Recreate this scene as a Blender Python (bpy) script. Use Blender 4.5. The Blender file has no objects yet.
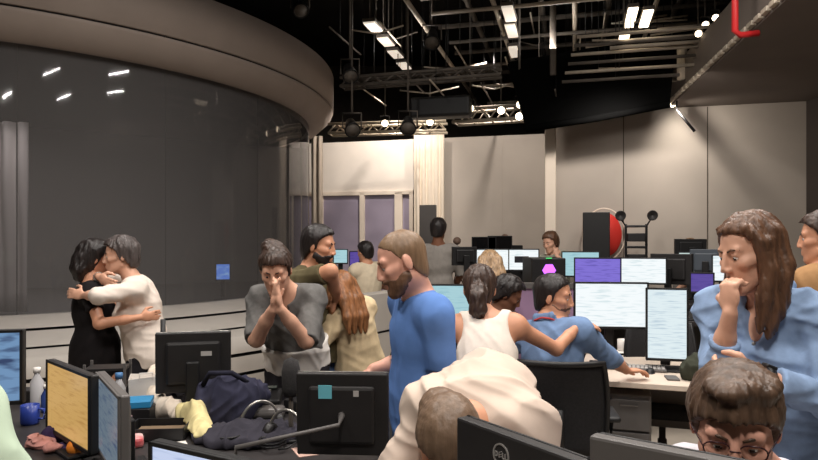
import bpy, bmesh, math, random
import numpy as np
from mathutils import Vector, Matrix
random.seed(7)
PI = math.pi
SC = bpy.context.scene
COL = SC.collection

def s2l(c):
    c = c / 255.0
    return c / 12.92 if c <= 0.04045 else ((c + 0.055) / 1.055) ** 2.4
def rgb(r, g, b): return (s2l(r), s2l(g), s2l(b), 1.0)

# ------------------------------------------------------------------ camera, world, lamps, exposure
EYE, FPX, HOR = 1.58, 642.0, 243.0
cam = bpy.data.cameras.new('camera'); camo = bpy.data.objects.new('camera', cam); COL.objects.link(camo)
camo.location = (0, 0, EYE); camo.rotation_euler = (PI / 2, 0, 0)
cam.sensor_width = 36.0; cam.lens = 36.0 * FPX / 818.0; cam.shift_y = (HOR - 230.0) / 818.0
cam.clip_start = 0.05; cam.clip_end = 100
SC.camera = camo
W_ = bpy.data.worlds.new('world'); SC.world = W_; W_.use_nodes = True
W_.node_tree.nodes['Background'].inputs[0].default_value = (1.0, 0.93, 0.86, 1)
W_.node_tree.nodes['Background'].inputs[1].default_value = 0.22
SC.view_settings.view_transform = 'Standard'; SC.view_settings.look = 'None'
SC.view_settings.exposure = 0.0; SC.view_settings.gamma = 1.0; SC.view_settings.use_curve_mapping = False

def at(x, y, Y):
    return Vector(((x - 409.0) / FPX * Y, Y, EYE - (y - HOR) / FPX * Y))
U = Vector((0.968, -0.25, 0)).normalized()     # the room runs across the picture along U and away along V
V = Vector((0.25, 0.968, 0)).normalized()
UR = math.atan2(U.y, U.x)

def lamp(kind, loc, energy, color=(1, .9, .78), target=None, **kw):
    l = bpy.data.lights.new('lamp', kind); l.energy = energy; l.color = color
    for k, v in kw.items(): setattr(l, k, v)
    o = bpy.data.objects.new('lamp_light', l); COL.objects.link(o); o.location = loc
    d = (Vector(target) - Vector(loc)) if target else Vector((0, 0, -1))
    o.rotation_euler = d.to_track_quat('-Z', 'Y').to_euler()
    return o
WARM = (1.0, .945, .885)
for (x, y, e) in ((-2.2, 1.6, 80), (0.0, 2.6, 62), (1.9, 1.4, 85), (-1.6, 4.4, 75), (1.2, 4.9, 85), (2.6, 4.0, 70), (0.0, -0.6, 120)):
    lamp('AREA', (x, y, 4.7), e, WARM, shape='RECTANGLE', size=0.1, size_y=0.9)
for (x, y, e) in ((-.2, 9.4, 12), (1.9, 9.0, 12)):      # added fill lamps, aimed up to brighten the steelwork
    lamp('AREA', (x, y, 4.3), e, WARM, target=(x + .1, y, 9), shape='DISK', size=.35)
# wall washers hung from the grid
for (x, y, z, tx, ty, tz, e) in ((-.2, 11.2, 4.6, -1.2, 13.1, 2.3, 330), (1.3, 10.0, 4.5, 1.2, 12.4, 1.7, 300),
                                 (3.3, 7.4, 3.45, 4.6, 9.6, 2.0, 40), (2.6, 8.2, 3.5, 3.0, 10.0, 2.2, 130)):
    lamp('SPOT', (x, y, z), e, (1, .92, .84), target=(tx, ty, tz), spot_size=2.1, spot_blend=.9, shadow_soft_size=.06)
lamp('AREA', (-5.6, 8.6, 3.5), 90, (1, .93, .9), shape='DISK', size=3.0)  # unseen fill added to light the drum interior
lamp('SPOT', (-4.15, 6.75, 3.4), 70, (1, .94, .92), target=(-4.6, 7.2, 2.0), spot_size=1.0, spot_blend=.9, shadow_soft_size=.1)  # unseen spot added to brighten the pale curtain in the drum
lamp('SPOT', (3.8, 9.2, 3.5), 48, (1, .92, .82), target=(4.9, 9.5, 2.3), spot_size=2.9, spot_blend=1.0, shadow_soft_size=.015)          # lamp at the soffit corner, grazing the right wall

# ------------------------------------------------------------------ materials
MATS = {}
def mat(name, c, rough=.6, metal=0.0, var=0.0, scale=8.0, bump=0.0, emit=0.0, stretch=None, spec=.4, c2=None, detail=4):
    if name in MATS: return MATS[name]
    m = bpy.data.materials.new(name); m.use_nodes = True; MATS[name] = m
    nt = m.node_tree; b = nt.nodes['Principled BSDF']
    b.inputs['Roughness'].default_value = rough; b.inputs['Metallic'].default_value = metal
    b.inputs['Specular IOR Level'].default_value = spec
    c = rgb(*c)
    b.inputs['Base Color'].default_value = c
    if var or bump:
        tc = nt.nodes.new('ShaderNodeTexCoord'); n = nt.nodes.new('ShaderNodeTexNoise')
        n.inputs['Scale'].default_value = scale; n.inputs['Detail'].default_value = detail
        mp = nt.nodes.new('ShaderNodeMapping'); nt.links.new(tc.outputs['Object'], mp.inputs[0])
        if stretch: mp.inputs['Scale'].default_value = stretch
        nt.links.new(mp.outputs[0], n.inputs['Vector'])
        if var:
            mx = nt.nodes.new('ShaderNodeMix'); mx.data_type = 'RGBA'
            lo = rgb(*c2) if c2 else tuple(v * (1 - var) for v in c[:3]) + (1,)
            mx.inputs[6].default_value = lo
            mx.inputs[7].default_value = c if c2 else tuple(min(1, v * (1 + var)) for v in c[:3]) + (1,)
            rmp = nt.nodes.new('ShaderNodeMapRange'); rmp.inputs[1].default_value = .35; rmp.inputs[2].default_value = .65
            nt.links.new(n.outputs[0], rmp.inputs[0]); nt.links.new(rmp.outputs[0], mx.inputs[0])
            nt.links.new(mx.outputs[2], b.inputs['Base Color'])
        if bump:
            bp = nt.nodes.new('ShaderNodeBump'); bp.inputs['Strength'].default_value = bump; bp.inputs['Distance'].default_value = .01
            nt.links.new(n.outputs[0], bp.inputs['Height']); nt.links.new(bp.outputs[0], b.inputs['Normal'])
    if emit:
        b.inputs['Emission Color'].default_value = c; b.inputs['Emission Strength'].default_value = emit
    return m
def skin(name, c):
    return mat(name, c, rough=.5, var=.07, scale=14, spec=.35)
def cloth(name, c, var=.10, scale=30, rough=.9):
    return mat(name, c, rough=rough, var=var, scale=scale, bump=.15, spec=.15)
def hairm(name, c, var=.35):
    return mat(name, c, rough=.45, var=var, scale=60, stretch=(1, 1, .12), bump=.4, spec=.4)
def screen_mat(name, base, accent=None, strength=1.0, rows=14, kind='doc'):
    """a lit display: plain colour with rows of text-like marks and a few darker panes, in the object's own coordinates"""
    if name in MATS: return MATS[name]
    m = bpy.data.materials.new(name); m.use_nodes = True; MATS[name] = m
    nt = m.node_tree; b = nt.nodes['Principled BSDF']
    b.inputs['Base Color'].default_value = (.02, .02, .02, 1); b.inputs['Roughness'].default_value = .25
    tc = nt.nodes.new('ShaderNodeTexCoord'); mp = nt.nodes.new('ShaderNodeMapping')
    nt.links.new(tc.outputs['Object'], mp.inputs[0])
    mp.inputs['Scale'].default_value = (9, 1, rows * 6)
    n = nt.nodes.new('ShaderNodeTexNoise'); n.inputs['Scale'].default_value = 1.0; n.inputs['Detail'].default_value = 2
    nt.links.new(mp.outputs[0], n.inputs['Vector'])
    r = nt.nodes.new('ShaderNodeMapRange'); r.inputs[1].default_value = .5; r.inputs[2].default_value = .72
    nt.links.new(n.outputs[0], r.inputs[0])
    mx = nt.nodes.new('ShaderNodeMix'); mx.data_type = 'RGBA'
    mx.inputs[6].default_value = rgb(*base); mx.inputs[7].default_value = rgb(*(accent or tuple(int(v * .8) for v in base)))
    nt.links.new(r.outputs[0], mx.inputs[0]); nt.links.new(mx.outputs[2], b.inputs['Emission Color'])
    b.inputs['Emission Strength'].default_value = strength
    return m

BLACK = mat('black_plastic', (22, 21, 22), rough=.5, var=.1, scale=20)
DARK = mat('dark_plastic', (38, 36, 36), rough=.45, var=.1, scale=15)
GREYP = mat('grey_plastic', (92, 88, 86), rough=.5, var=.05)
SILVER = mat('silver_metal', (170, 166, 160), rough=.3, metal=.8)
STEEL = mat('painted_steel', (176, 164, 148), rough=.5, metal=.0, var=.15, scale=6)
DSTEEL = mat('dark_steel', (92, 85, 78), rough=.6, var=.2, scale=6)
WHITE = mat('white_paper', (232, 226, 220), rough=.8, var=.03)
CREAMP = mat('cream_paint', (222, 208, 192), rough=.7, var=.03, scale=3)

# ------------------------------------------------------------------ mesh helpers
def link(o, parent=None):
    COL.objects.link(o)
    if parent: o.parent = parent
    return o
def obj(name, bm, m, parent=None, smooth=False, loc=None, rz=0.0):
    me = bpy.data.meshes.new(name)
    bmesh.ops.recalc_face_normals(bm, faces=bm.faces)
    bm.to_mesh(me); bm.free()
    for mm in (m if isinstance(m, (list, tuple)) else [m]): me.materials.append(mm)
    if smooth:
        me.polygons.foreach_set('use_smooth', [True] * len(me.polygons))
    o = bpy.data.objects.new(name, me); link(o, parent)
    if loc is not None: o.location = loc
    o.rotation_euler.z = rz
    return o
def tag(o, label, cat, group=None, kind=None):
    if label: o['label'] = label
    if cat: o['category'] = cat
    if group: o['group'] = group
    if kind: o['kind'] = kind
    return o
def thing(name, label, cat, loc=(0, 0, 0), rz=0.0, group=None):
    o = bpy.data.objects.new(name, None); COL.objects.link(o)
    o.empty_display_size = .1; o.location = loc; o.rotation_euler.z = rz
    return tag(o, label, cat, group)
def struct(name, bm, m, smooth=False):
    o = obj(name, bm, m, None, smooth); o['kind'] = 'structure'; return o
def dup(root, loc, rz=0.0, label=None, group=None):
    r = root.copy(); COL.objects.link(r); r.location = loc; r.rotation_euler.z = rz
    if label: r['label'] = label
    if group: r['group'] = group
    for ch in list(root.children):
        c = ch.copy(); COL.objects.link(c); c.parent = r
        for g in list(ch.children):
            d = g.copy(); COL.objects.link(d); d.parent = c
    return r
def B(): return bmesh.new()
def box(bm, c, s, rz=0.0, bev=0.0, M=None, seg=2):
    m = Matrix.Translation(c) @ Matrix.Rotation(rz, 4, 'Z')
    if M is not None: m = M @ m
    g = bmesh.ops.create_cube(bm, size=1.0, matrix=m @ Matrix.Diagonal((s[0], s[1], s[2], 1)))
    if bev:
        es = list({e for v in g['verts'] for e in v.link_edges})
        bmesh.ops.bevel(bm, geom=es, offset=bev, segments=seg, affect='EDGES', profile=.5)
    return bm
def tube(bm, pts, r, n=10, cap=True):
    pts = [Vector(p) for p in pts]
    rs = r if isinstance(r, (list, tuple)) else [r] * len(pts)
    rings = []; ref = Vector((0, 0, 1))
    for i, p in enumerate(pts):
        d = (pts[min(i + 1, len(pts) - 1)] - pts[max(i - 1, 0)]).normalized()
        a = d.cross(ref)
        if a.length < .05: a = d.cross(Vector((1, 0, 0)))
        a.normalize(); b = d.cross(a)
        rings.append([bm.verts.new(p + (a * math.cos(2 * PI * k / n) + b * math.sin(2 * PI * k / n)) * rs[i]) for k in range(n)])
    for i in range(len(rings) - 1):
        for k in range(n):
            bm.faces.new((rings[i][k], rings[i][(k + 1) % n], rings[i + 1][(k + 1) % n], rings[i + 1][k]))
    if cap:
        bm.faces.new(rings[0]); bm.faces.new(rings[-1][::-1])
    return bm
def lathe(bm, prof, c=(0, 0, 0), n=24, a0=0.0, a1=2 * PI, closed=False):
    full = abs(a1 - a0 - 2 * PI) < 1e-6
    m = n if full else n + 1
    rings = []
    for k in range(m):
        a = a0 + (a1 - a0) * k / n
        rings.append([bm.verts.new((c[0] + r * math.cos(a), c[1] + r * math.sin(a), c[2] + z)) for r, z in prof])
    L = len(prof)
    for k in range(n):
        A, Bb = rings[k], rings[(k + 1) % m]
        for i in range(L if closed else L - 1):
            j = (i + 1) % L
            try: bm.faces.new((A[i], Bb[i], Bb[j], A[j]))
            except ValueError: pass
    bmesh.ops.remove_doubles(bm, verts=bm.verts, dist=1e-6)
    return bm
def quad(bm, pts):
    bm.faces.new([bm.verts.new(p) for p in pts]); return bm
def prism(bm, poly, z0, z1):
    a = [bm.verts.new((p[0], p[1], z0)) for p in poly]; b = [bm.verts.new((p[0], p[1], z1)) for p in poly]
    n = len(poly)
    bm.faces.new(a[::-1]); bm.faces.new(b)
    for i in range(n): bm.faces.new((a[i], a[(i + 1) % n], b[(i + 1) % n], b[i]))
    return bm

# ------------------------------------------------------------------ soft-body modelling: blended volumes turned into one continuous surface
def nv(v): return np.asarray(v, dtype=np.float64)
def un(v):
    v = nv(v); return v / max(1e-9, np.linalg.norm(v))
def rc(a, b, ra, rb, sq=None):
    """tapered rounded limb from a to b; sq=(axis, factor) flattens it across one axis"""
    a, b = nv(a), nv(b); ba = b - a; L2 = max(1e-9, ba @ ba)
    r = max(ra, rb) * (max(1, sq[1]) if sq else 1)
    lo = np.minimum(a, b) - r; hi = np.maximum(a, b) + r
    ax = un(sq[0]) if sq else None
    def f(X, Y, Z):
        px, py, pz = X - a[0], Y - a[1], Z - a[2]
        t = np.clip((px * ba[0] + py * ba[1] + pz * ba[2]) / L2, 0, 1)
        dx, dy, dz = px - t * ba[0], py - t * ba[1], pz - t * ba[2]
        if ax is not None:
            c = (dx * ax[0] + dy * ax[1] + dz * ax[2]) * (1 / sq[1] - 1)
            dx, dy, dz = dx + c * ax[0], dy + c * ax[1], dz + c * ax[2]
        d = np.sqrt(dx * dx + dy * dy + dz * dz) - (ra + (rb - ra) * t)
        return d * min(1.0, sq[1]) if sq else d
    return (lo, hi, f)
def el(c, rad, R=(1, 0, 0), F=(0, 1, 0), Up=(0, 0, 1)):
    c = nv(c); R, F, Up = un(R), un(F), un(Up); rad = nv(rad)
    e = np.abs(R) * rad[0] + np.abs(F) * rad[1] + np.abs(Up) * rad[2]
    def f(X, Y, Z):
        px, py, pz = X - c[0], Y - c[1], Z - c[2]
        a = (px * R[0] + py * R[1] + pz * R[2]) / rad[0]; b = (px * F[0] + py * F[1] + pz * F[2]) / rad[1]; g = (px * Up[0] + py * Up[1] + pz * Up[2]) / rad[2]
        k0 = np.sqrt(a * a + b * b + g * g)
        k1 = np.sqrt((a / rad[0]) ** 2 + (b / rad[1]) ** 2 + (g / rad[2]) ** 2)
        return k0 * (k0 - 1) / np.maximum(k1, 1e-6)
    return (c - e, c + e, f)
def clip(pr, pt, n):
    pt, n = nv(pt), un(n); lo, hi, f0 = pr
    def f(X, Y, Z): return np.maximum(f0(X, Y, Z), (X - pt[0]) * n[0] + (Y - pt[1]) * n[1] + (Z - pt[2]) * n[2])
    return (lo, hi, f)
class Vol:
    def __init__(s, lo, hi, h):
        s.h = h; s.o = nv(lo) - 4 * h; n = np.ceil((nv(hi) + 4 * h - s.o) / h).astype(int) + 1
        s.n = n; s.D = np.full(tuple(n), .2, np.float32)
        s.ax = [(s.o[i] + h * np.arange(n[i])).astype(np.float32) for i in range(3)]
    def _sub(s, lo, hi, pad):
        i0 = np.maximum(0, np.floor((lo - pad - s.o) / s.h).astype(int)); i1 = np.minimum(s.n, np.ceil((hi + pad - s.o) / s.h).astype(int) + 1)
        if np.any(i1 <= i0): return None
        sl = tuple(slice(i0[i], i1[i]) for i in range(3))
        return sl, s.ax[0][sl[0]][:, None, None], s.ax[1][sl[1]][None, :, None], s.ax[2][sl[2]][None, None, :]
    def add(s, pr, k=.02, inf=0.0):
        q = s._sub(pr[0], pr[1], k + inf + 3 * s.h)
        if q is None: return
        sl, X, Y, Z = q; b = (pr[2](X, Y, Z) - inf).astype(np.float32); a = s.D[sl]
        t = np.clip(.5 + .5 * (b - a) / k, 0, 1)
        s.D[sl] = a * t + b * (1 - t) - k * t * (1 - t)
    def sub(s, pr, k=.008, inf=0.0):
        q = s._sub(pr[0], pr[1], k + inf + 3 * s.h)
        if q is None: return
        sl, X, Y, Z = q; b = -(pr[2](X, Y, Z) - inf).astype(np.float32); a = s.D[sl]
        t = np.clip(.5 - .5 * (b - a) / k, 0, 1)
        s.D[sl] = b * (1 - t) + a * t + k * t * (1 - t)
    def cut(s, pt, n):
        pt, n = nv(pt), un(n)
        d = (s.ax[0][:, None, None] - pt[0]) * n[0] + (s.ax[1][None, :, None] - pt[1]) * n[1] + (s.ax[2][None, None, :] - pt[2]) * n[2]
        s.D = np.maximum(s.D, d.astype(np.float32))
    def warp(s, fn, band=.03):
        I = np.argwhere(np.abs(s.D) < band)
        if len(I) == 0: return
        P = np.stack([s.ax[i][I[:, i]] for i in range(3)], 1)
        s.D[tuple(I.T)] += fn(P).astype(np.float32)
    def mesh(s):
        D = s.D; D[0] = D[-1] = .2; D[:, 0] = D[:, -1] = .2; D[:, :, 0] = D[:, :, -1] = .2
        sg = D < 0; nx, ny, nz = D.shape
        c = np.zeros((nx - 1, ny - 1, nz - 1), np.uint8)
        for i in (0, 1):
            for j in (0, 1):
                for k in (0, 1): c += sg[i:nx - 1 + i, j:ny - 1 + j, k:nz - 1 + k]
        act = (c > 0) & (c < 8); I = np.argwhere(act)
        idx = np.full(c.shape, -1, np.int32); idx[act] = np.arange(len(I))
        P = np.zeros((len(I), 3)); cnt = np.zeros(len(I))
        for axn in range(3):
            e = np.zeros(3, int); e[axn] = 1
            o1, o2 = [q for q in range(3) if q != axn]
            for u in (0, 1):
                for w in (0, 1):
                    c0 = np.zeros(3, int); c0[o1] = u; c0[o2] = w
                    A = D[tuple((I + c0).T)]; Bv = D[tuple((I + c0 + e).T)]
                    m = (A < 0) != (Bv < 0); t = np.where(m, A / np.where(m, A - Bv, 1), 0)
                    pos = c0[None, :] + t[:, None] * e[None, :]
                    P += pos * m[:, None]; cnt += m
        V_ = s.o + s.h * (I + P / np.maximum(cnt, 1)[:, None])
        F = []
        for axn in range(3):
            a1, a2 = (axn + 1) % 3, (axn + 2) % 3
            e = [0, 0, 0]; e[axn] = 1
            lo = [slice(0, d) for d in D.shape]; hi = [slice(0, d) for d in D.shape]
            lo[axn] = slice(0, D.shape[axn] - 1); hi[axn] = slice(1, D.shape[axn])
            for q in (a1, a2): lo[q] = hi[q] = slice(1, D.shape[q] - 1)
            sa, sb = sg[tuple(lo)], sg[tuple(hi)]
            E = np.argwhere(sa != sb)
            if len(E) == 0: continue
            ins = sa[tuple(E.T)]
            E = E.copy(); E[:, a1] += 1; E[:, a2] += 1
            def cell(d1, d2):
                Q = E.copy(); Q[:, a1] += d1; Q[:, a2] += d2
                return idx[tuple(Q.T)]
            q4 = np.stack([cell(-1, -1), cell(0, -1), cell(0, 0), cell(-1, 0)], 1)
            q4[~ins] = q4[~ins][:, ::-1]
            F.append(q4)
        F = np.concatenate(F) if F else np.zeros((0, 4), int)
        return V_, F
def vol_obj(name, vol, m, parent=None, origin=(0, 0, 0), relax=1):
    V_, F = vol.mesh()
    if relax and len(V_):
        for _ in range(relax):
            acc = np.zeros_like(V_); n = np.zeros(len(V_))
            for i in range(4):
                a, b = F[:, i], F[:, (i + 1) % 4]
                np.add.at(acc, a, V_[b]); np.add.at(n, a, 1)
            V_ = V_ * .5 + .5 * acc / np.maximum(n, 1)[:, None]
    V_ = V_ - nv(origin)
    me = bpy.data.meshes.new(name)
    me.vertices.add(len(V_)); me.vertices.foreach_set('co', V_.astype(np.float32).ravel())
    me.loops.add(F.size); me.loops.foreach_set('vertex_index', F.astype(np.int32).ravel())
    me.polygons.add(len(F)); me.polygons.foreach_set('loop_start', np.arange(0, F.size, 4, dtype=np.int32))
    me.polygons.foreach_set('use_smooth', np.ones(len(F), bool))
    me.update(); me.validate()
    me.materials.append(m)
    o = bpy.data.objects.new(name, me); link(o, parent)
    return o
def folds(seed, amp, freq=9.0, n=3):
    rs = np.random.RandomState(seed); ds = [(un(rs.randn(3)), un(rs.randn(3)), rs.rand() * 6, freq * (1 + .9 * i)) for i in range(n)]
    def fn(P):
        v = 0
        for i, (a, b, ph, fr) in enumerate(ds):
            v = v + (1 - 2 * np.abs(np.sin(P @ a * fr * 1.6 + 1.6 * np.sin(P @ b * fr * 1.3 + ph) + ph))) / (1 + .6 * i)
        return -amp * v * .6
    return fn
def fit(prs, h, pad=.03):
    lo = np.min([p[0] for p in prs], 0) - pad; hi = np.max([p[1] for p in prs], 0) + pad
    return Vol(lo, hi, h)

# ------------------------------------------------------------------ people
def ik(a, b, l1, l2, hint):
    a, b = nv(a), nv(b); d = b - a; L = np.linalg.norm(d)
    mx = (l1 + l2) * .995
    if L > mx: b = a + d / L * mx; L = mx; d = b - a
    x = (l1 * l1 - l2 * l2 + L * L) / (2 * L); y = math.sqrt(max(0, l1 * l1 - x * x))
    u = d / L; hv = nv(hint); hv = hv - (hv @ u) * u
    return a + u * x + un(hv) * y, b
def hand(W, d, pn, side, curl, s):
    d = un(d); pn = nv(pn) - (nv(pn) @ d) * d; pn = un(pn); L = np.cross(pn, d) * side      # L points to the thumb
    out = [(el(W + d * .052 * s, (.039 * s, .015 * s, .05 * s), L, pn, d), .015)]
    for off, ln in ((.030, .070), (.0105, .079), (-.0095, .073), (-.029, .057)):
        p = W + d * .088 * s + L * off * s * .98; dr = d.copy() + L * off * 1.5; dr = un(dr); r = .0092 * s
        for q, (fr, cu) in enumerate(((.44, .8), (.31, 1.1), (.25, .9))):
            ang = curl * cu; pnn = un(pn - (pn @ dr) * dr)
            dr = un(dr * math.cos(ang) + pnn * math.sin(ang)); p2 = p + dr * ln * fr * s
            out.append((rc(p, p2, r, r * .92), .006)); p = p2; r *= .92
    tb = W + d * .025 * s + L * .022 * s + pn * .004 * s
    t1 = tb + un(d * .55 + L * .75 + pn * .25) * .042 * s
    t2 = t1 + un(d * .95 + L * (.35 - .5 * curl) + pn * (.25 + .5 * curl)) * .03 * s
    t3 = t2 + un(d * .95 + L * (.1 - .5 * curl) + pn * (.2 + .5 * curl)) * .025 * s
    out += [(rc(tb, t1, .015 * s, .012 * s), .01), (rc(t1, t2, .0115 * s, .0105 * s), .006), (rc(t2, t3, .0105 * s, .0085 * s), .005)]
    return out
def head_prims(H, R, F, Up, s, fem):
    g = lambda x, y, z: H + (R * x + F * y + Up * z) * s
    j = .9 if fem else 1.0
    pr = [(el(g(0, -.014, .036), (.076 * s, .097 * s, .085 * s), R, F, Up), .01),
          (el(g(0, .03, -.04), (.059 * s * j, .064 * s, .078 * s), R, F, Up), .03),
          (rc(g(-.05 * j, .0, -.055), g(-.016, .066, -.1), .021 * s, .02 * s), .02), (rc(g(.05 * j, .0, -.055), g(.016, .066, -.1), .021 * s, .02 * s), .02),
          (el(g(0, .07, -.103), (.024 * s, .02 * s, .02 * s), R, F, Up), .015),
          (rc(g(-.044, .062, -.018), g(-.052, .03, -.012), .02 * s, .018 * s), .015), (rc(g(.044, .062, -.018), g(.052, .03, -.012), .02 * s, .018 * s), .015),
          (rc(g(-.04, .07, .027), g(.04, .07, .027), .016 * s * (.7 if fem else 1), .016 * s * (.7 if fem else 1)), .012)]
    sub = [(el(g(x, .096, .006), (.017 * s, .016 * s, .013 * s), R, F, Up), .012) for x in (-.031, .031)]
    pr2 = [(rc(g(0, .088, .016), g(0, .103, -.028), .0085 * s, .012 * s), .008), (el(g(-.013, .1, -.034), (.009 * s, .011 * s, .008 * s), R, F, Up), .006), (el(g(.013, .1, -.034), (.009 * s, .011 * s, .008 * s), R, F, Up), .006),
           (el(g(0, .087, -.062), (.024 * s, .013 * s, .0065 * s), R, F, Up), .006), (el(g(0, .086, -.074), (.021 * s, .013 * s, .0075 * s), R, F, Up), .006)]
    for sg in (-1, 1):
        pr2.append((el(g(sg * .031, .0745, .0105), (.0165 * s, .012 * s, .0085 * s), R, F, Up), .004))
        pr2.append((el(g(sg * .078, -.012, -.006), (.0085 * s, .019 * s, .033 * s), un(R + sg * -.35 * F), un(F + .35 * sg * R), un(Up - .2 * F)), .006))
    return pr, sub, pr2
def hair_vol(H, R, F, Up, s, sp, h):
    g = lambda x, y, z: H + (R * x + F * y + Up * z) * s
    t = sp.get('t', .014)
    prs = [(el(g(0, -.014, .038), ((.077 + t) * s, (.097 + t) * s, (.085 + t * 1.15) * s), R, F, Up), .01),
           (el(g(0, -.045, -.03), ((.06 + t) * s, (.05 + t) * s, (.075 + t) * s), R, F, Up), .03)]
    for (c, r) in sp.get('blobs', []): prs.append((el(g(*c), nv(r) * s, R, F, Up), .015))
    lk = []
    for pts, rs in sp.get('locks', []):
        for i in range(len(pts) - 1):
            lk.append((rc(g(*pts[i]), g(*pts[i + 1]), rs[i] * s, rs[i + 1] * s), .012))
    v = fit([p for p, _ in prs + lk], h, .03)
    for p, k in prs: v.add(p, k)
    hx = sp.get('line', ([-.14, -.06, -.02, .004, .012, .02, .04, .06, .08, .13], [-.095, -.085, -.02, -.022, -.005, .035, .056, .076, .09, .1]))
    H_ = nv(H)
    q = (v.ax[0][:, None, None] - H_[0], v.ax[1][None, :, None] - H_[1], v.ax[2][None, None, :] - H_[2])
    ly = sum(q[i] * F[i] for i in range(3)) / s; lz = sum(q[i] * Up[i] for i in range(3)) / s; lx = sum(q[i] * R[i] for i in range(3)) / s
    if sp.get('part'): lz = lz - np.clip(np.abs(lx) - .0, 0, .07) * sp['part']
    zm = np.interp(ly.ravel(), hx[0], hx[1]).reshape(ly.shape)
    v.D = np.maximum(v.D, ((zm - lz) * s * .8).astype(np.float32))
    for p, k in lk: v.add(p, k)
    amp = sp.get('amp', .004)
    def fn(P):
        D_ = P - H_; x = D_ @ R / s; y = D_ @ F / s; z = D_ @ Up / s
        a = np.arctan2(x, y)
        return amp * (np.sin(a * 26 + z * 30 + 3 * np.sin(z * 22 + a * 3)) * .6 + np.sin(a * 47 - z * 45 + y * 60) * .5 + .9 * np.sin(x * 60 + 2 * np.sin(y * 55)) * np.sin(y * 50 + z * 40))
    v.warp(fn, .025)
    return v
def person(label, pel, chest, head, hf, fwd, arms, legs, s=1.0, fem=False, h=.007, hu=(0, 0, 1), pf=None, skin_m=None,
           top=None, bottom=None, hair=None, beard=None, bow=0.0, hs=None, collar=False, shoes=(40, 38, 38), eyes=True, extra=None, cat='person', sw_=None):
    P, C, H = nv(pel), nv(chest), nv(head); hs = hs or s
    fwd = un(fwd); upC = un(C - P); 
    # chest frame; bow rounds the back
    Wm = P * .52 + C * .48
    Rc = un(np.cross(fwd, upC)); Fc0 = np.cross(upC, Rc) * 1.0
    Fc0 = un(np.cross(upC, Rc)); 
    if Fc0 @ fwd < 0: Fc0 = -Fc0
    Wm = Wm - Fc0 * bow
    uC = un(C - Wm); uP = un(Wm - P); Fc = un(np.cross(uC, Rc)); Fc = Fc if Fc @ fwd > -.2 and Fc @ Fc0 > 0 else -Fc
    pfw = un(pf) if pf is not None else fwd
    Rp = un(np.cross(pfw, (0, 0, 1))) if pf is not None else Rc
    Fp = un(np.cross(uP, Rp)); Fp = Fp if Fp @ Fc > 0 or pf is not None else -Fp
    F = un(hf); Up = nv(hu) - (nv(hu) @ F) * F; Up = un(Up); R = np.cross(F, Up)
    sw = sw_ or (.158 if fem else .182) * s
    org = np.array([P[0], P[1], 0.0])
    torso = [(el(P, ((.165 if not fem else .17) * s, .115 * s, .125 * s), Rp, Fp, uP), .05),
             (el(P - Fp * .035 * s - uP * .05 * s + Rp * .075 * s, (.09 * s, .095 * s, .09 * s)), .04), (el(P - Fp * .035 * s - uP * .05 * s - Rp * .075 * s, (.09 * s, .095 * s, .09 * s)), .04),
             (el(Wm, ((.123 if fem else .142) * s, .1 * s, .16 * s), Rc, Fc, un(uC + uP)), .06),
             (el(C - uC * .16 * s, ((.142 if fem else .165) * s, .115 * s, .18 * s), Rc, Fc, uC), .06)]
    shL, shR = C - uC * .055 * s - Rc * sw, C - uC * .055 * s + Rc * sw
    torso += [(rc(C - uC * .035 * s - Rc * sw * .75, C - uC * .035 * s + Rc * sw * .75, .055 * s, .055 * s), .05)]
    if fem: torso += [(el(C - uC * .21 * s + Fc * .085 * s + Rc * q * .07 * s, (.066 * s, .06 * s, .068 * s), Rc, Fc, uC), .03) for q in (-1, 1)]
    shs = [(el(q, (.062 * s, .062 * s, .066 * s)), .045) for q in (shL, shR)]
    nb = C - uC * .03 * s - Fc * .008 * s; nt_ = H - Up * .07 * hs - F * .018 * hs
    nr = .047 if fem else .057
    neck = [(rc(nb, nt_, (nr + .012) * s, nr * hs), .035), (rc(C - uC * .02 * s - Rc * .09 * s, nb * .5 + nt_ * .5, .03 * s, .035 * s), .04), (rc(C - uC * .02 * s + Rc * .09 * s, nb * .5 + nt_ * .5, .03 * s, .035 * s), .04)]
    l1, l2 = .285 * s, .25 * s
    if fem: l1, l2 = .275 * s, .24 * s
    thin = .86 if fem else 1.0
    armp, handp, el_pts = [], [], []
    for q, (sh, a) in enumerate(((shL, arms[0]), (shR, arms[1]))):
        E, Wr = ik(sh, a['w'], l1, l2, a.get('hint', (0, 0, -1)))
        fd = un(Wr - E); d = un(a['d']) if a.get('d') is not None else fd
        armp.append([(rc(sh, E, .053 * s * thin, .041 * s * thin), .03), (rc(E, E * .35 + Wr * .65, .042 * s * thin, .035 * s * thin), .02), (rc(E * .4 + Wr * .6, Wr, .035 * s * thin, .026 * s * thin, None), .015)])
        handp.append(hand(Wr + fd * .005, d, a.get('n', (0, 0, -1)), 1 if q == 0 else -1, a.get('curl', .35), s * (.92 if fem else 1.0)))
        el_pts.append((sh, E, Wr))
    legp, feet, leg_pts = [], [], []
    for q, lg in enumerate(legs):
        sg = -1 if q == 0 else 1
        hp = P - uP * .05 * s + Rp * sg * .088 * s
        if uP[2] < .6: hp = P - nv((0, 0, .05)) * s + Rp * sg * .088 * s
        td = un(lg.get('t', pfw)); td = un((td[0], td[1], 0))
        An = nv(lg['f']) + nv((0, 0, .085 * s))
        K, An = ik(hp, An, .43 * s, .42 * s, lg.get('hint', td))
        legp.append([(rc(hp, K, .088 * s, .056 * s), .04), (rc(K, An, .054 * s, .037 * s), .03), (el(K * .7 + An * .3 - td * .015 * s, (.052 * s, .055 * s, .1 * s)), .03)])
        sole = An - nv((0, 0, .055 * s))
        feet.append([(rc(sole - td * .03 * s, sole + td * .15 * s, .036 * s, .03 * s), .02), (rc(An, sole, .036 * s, .036 * s), .02)])
        leg_pts.append((hp, K, An, td))
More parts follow.
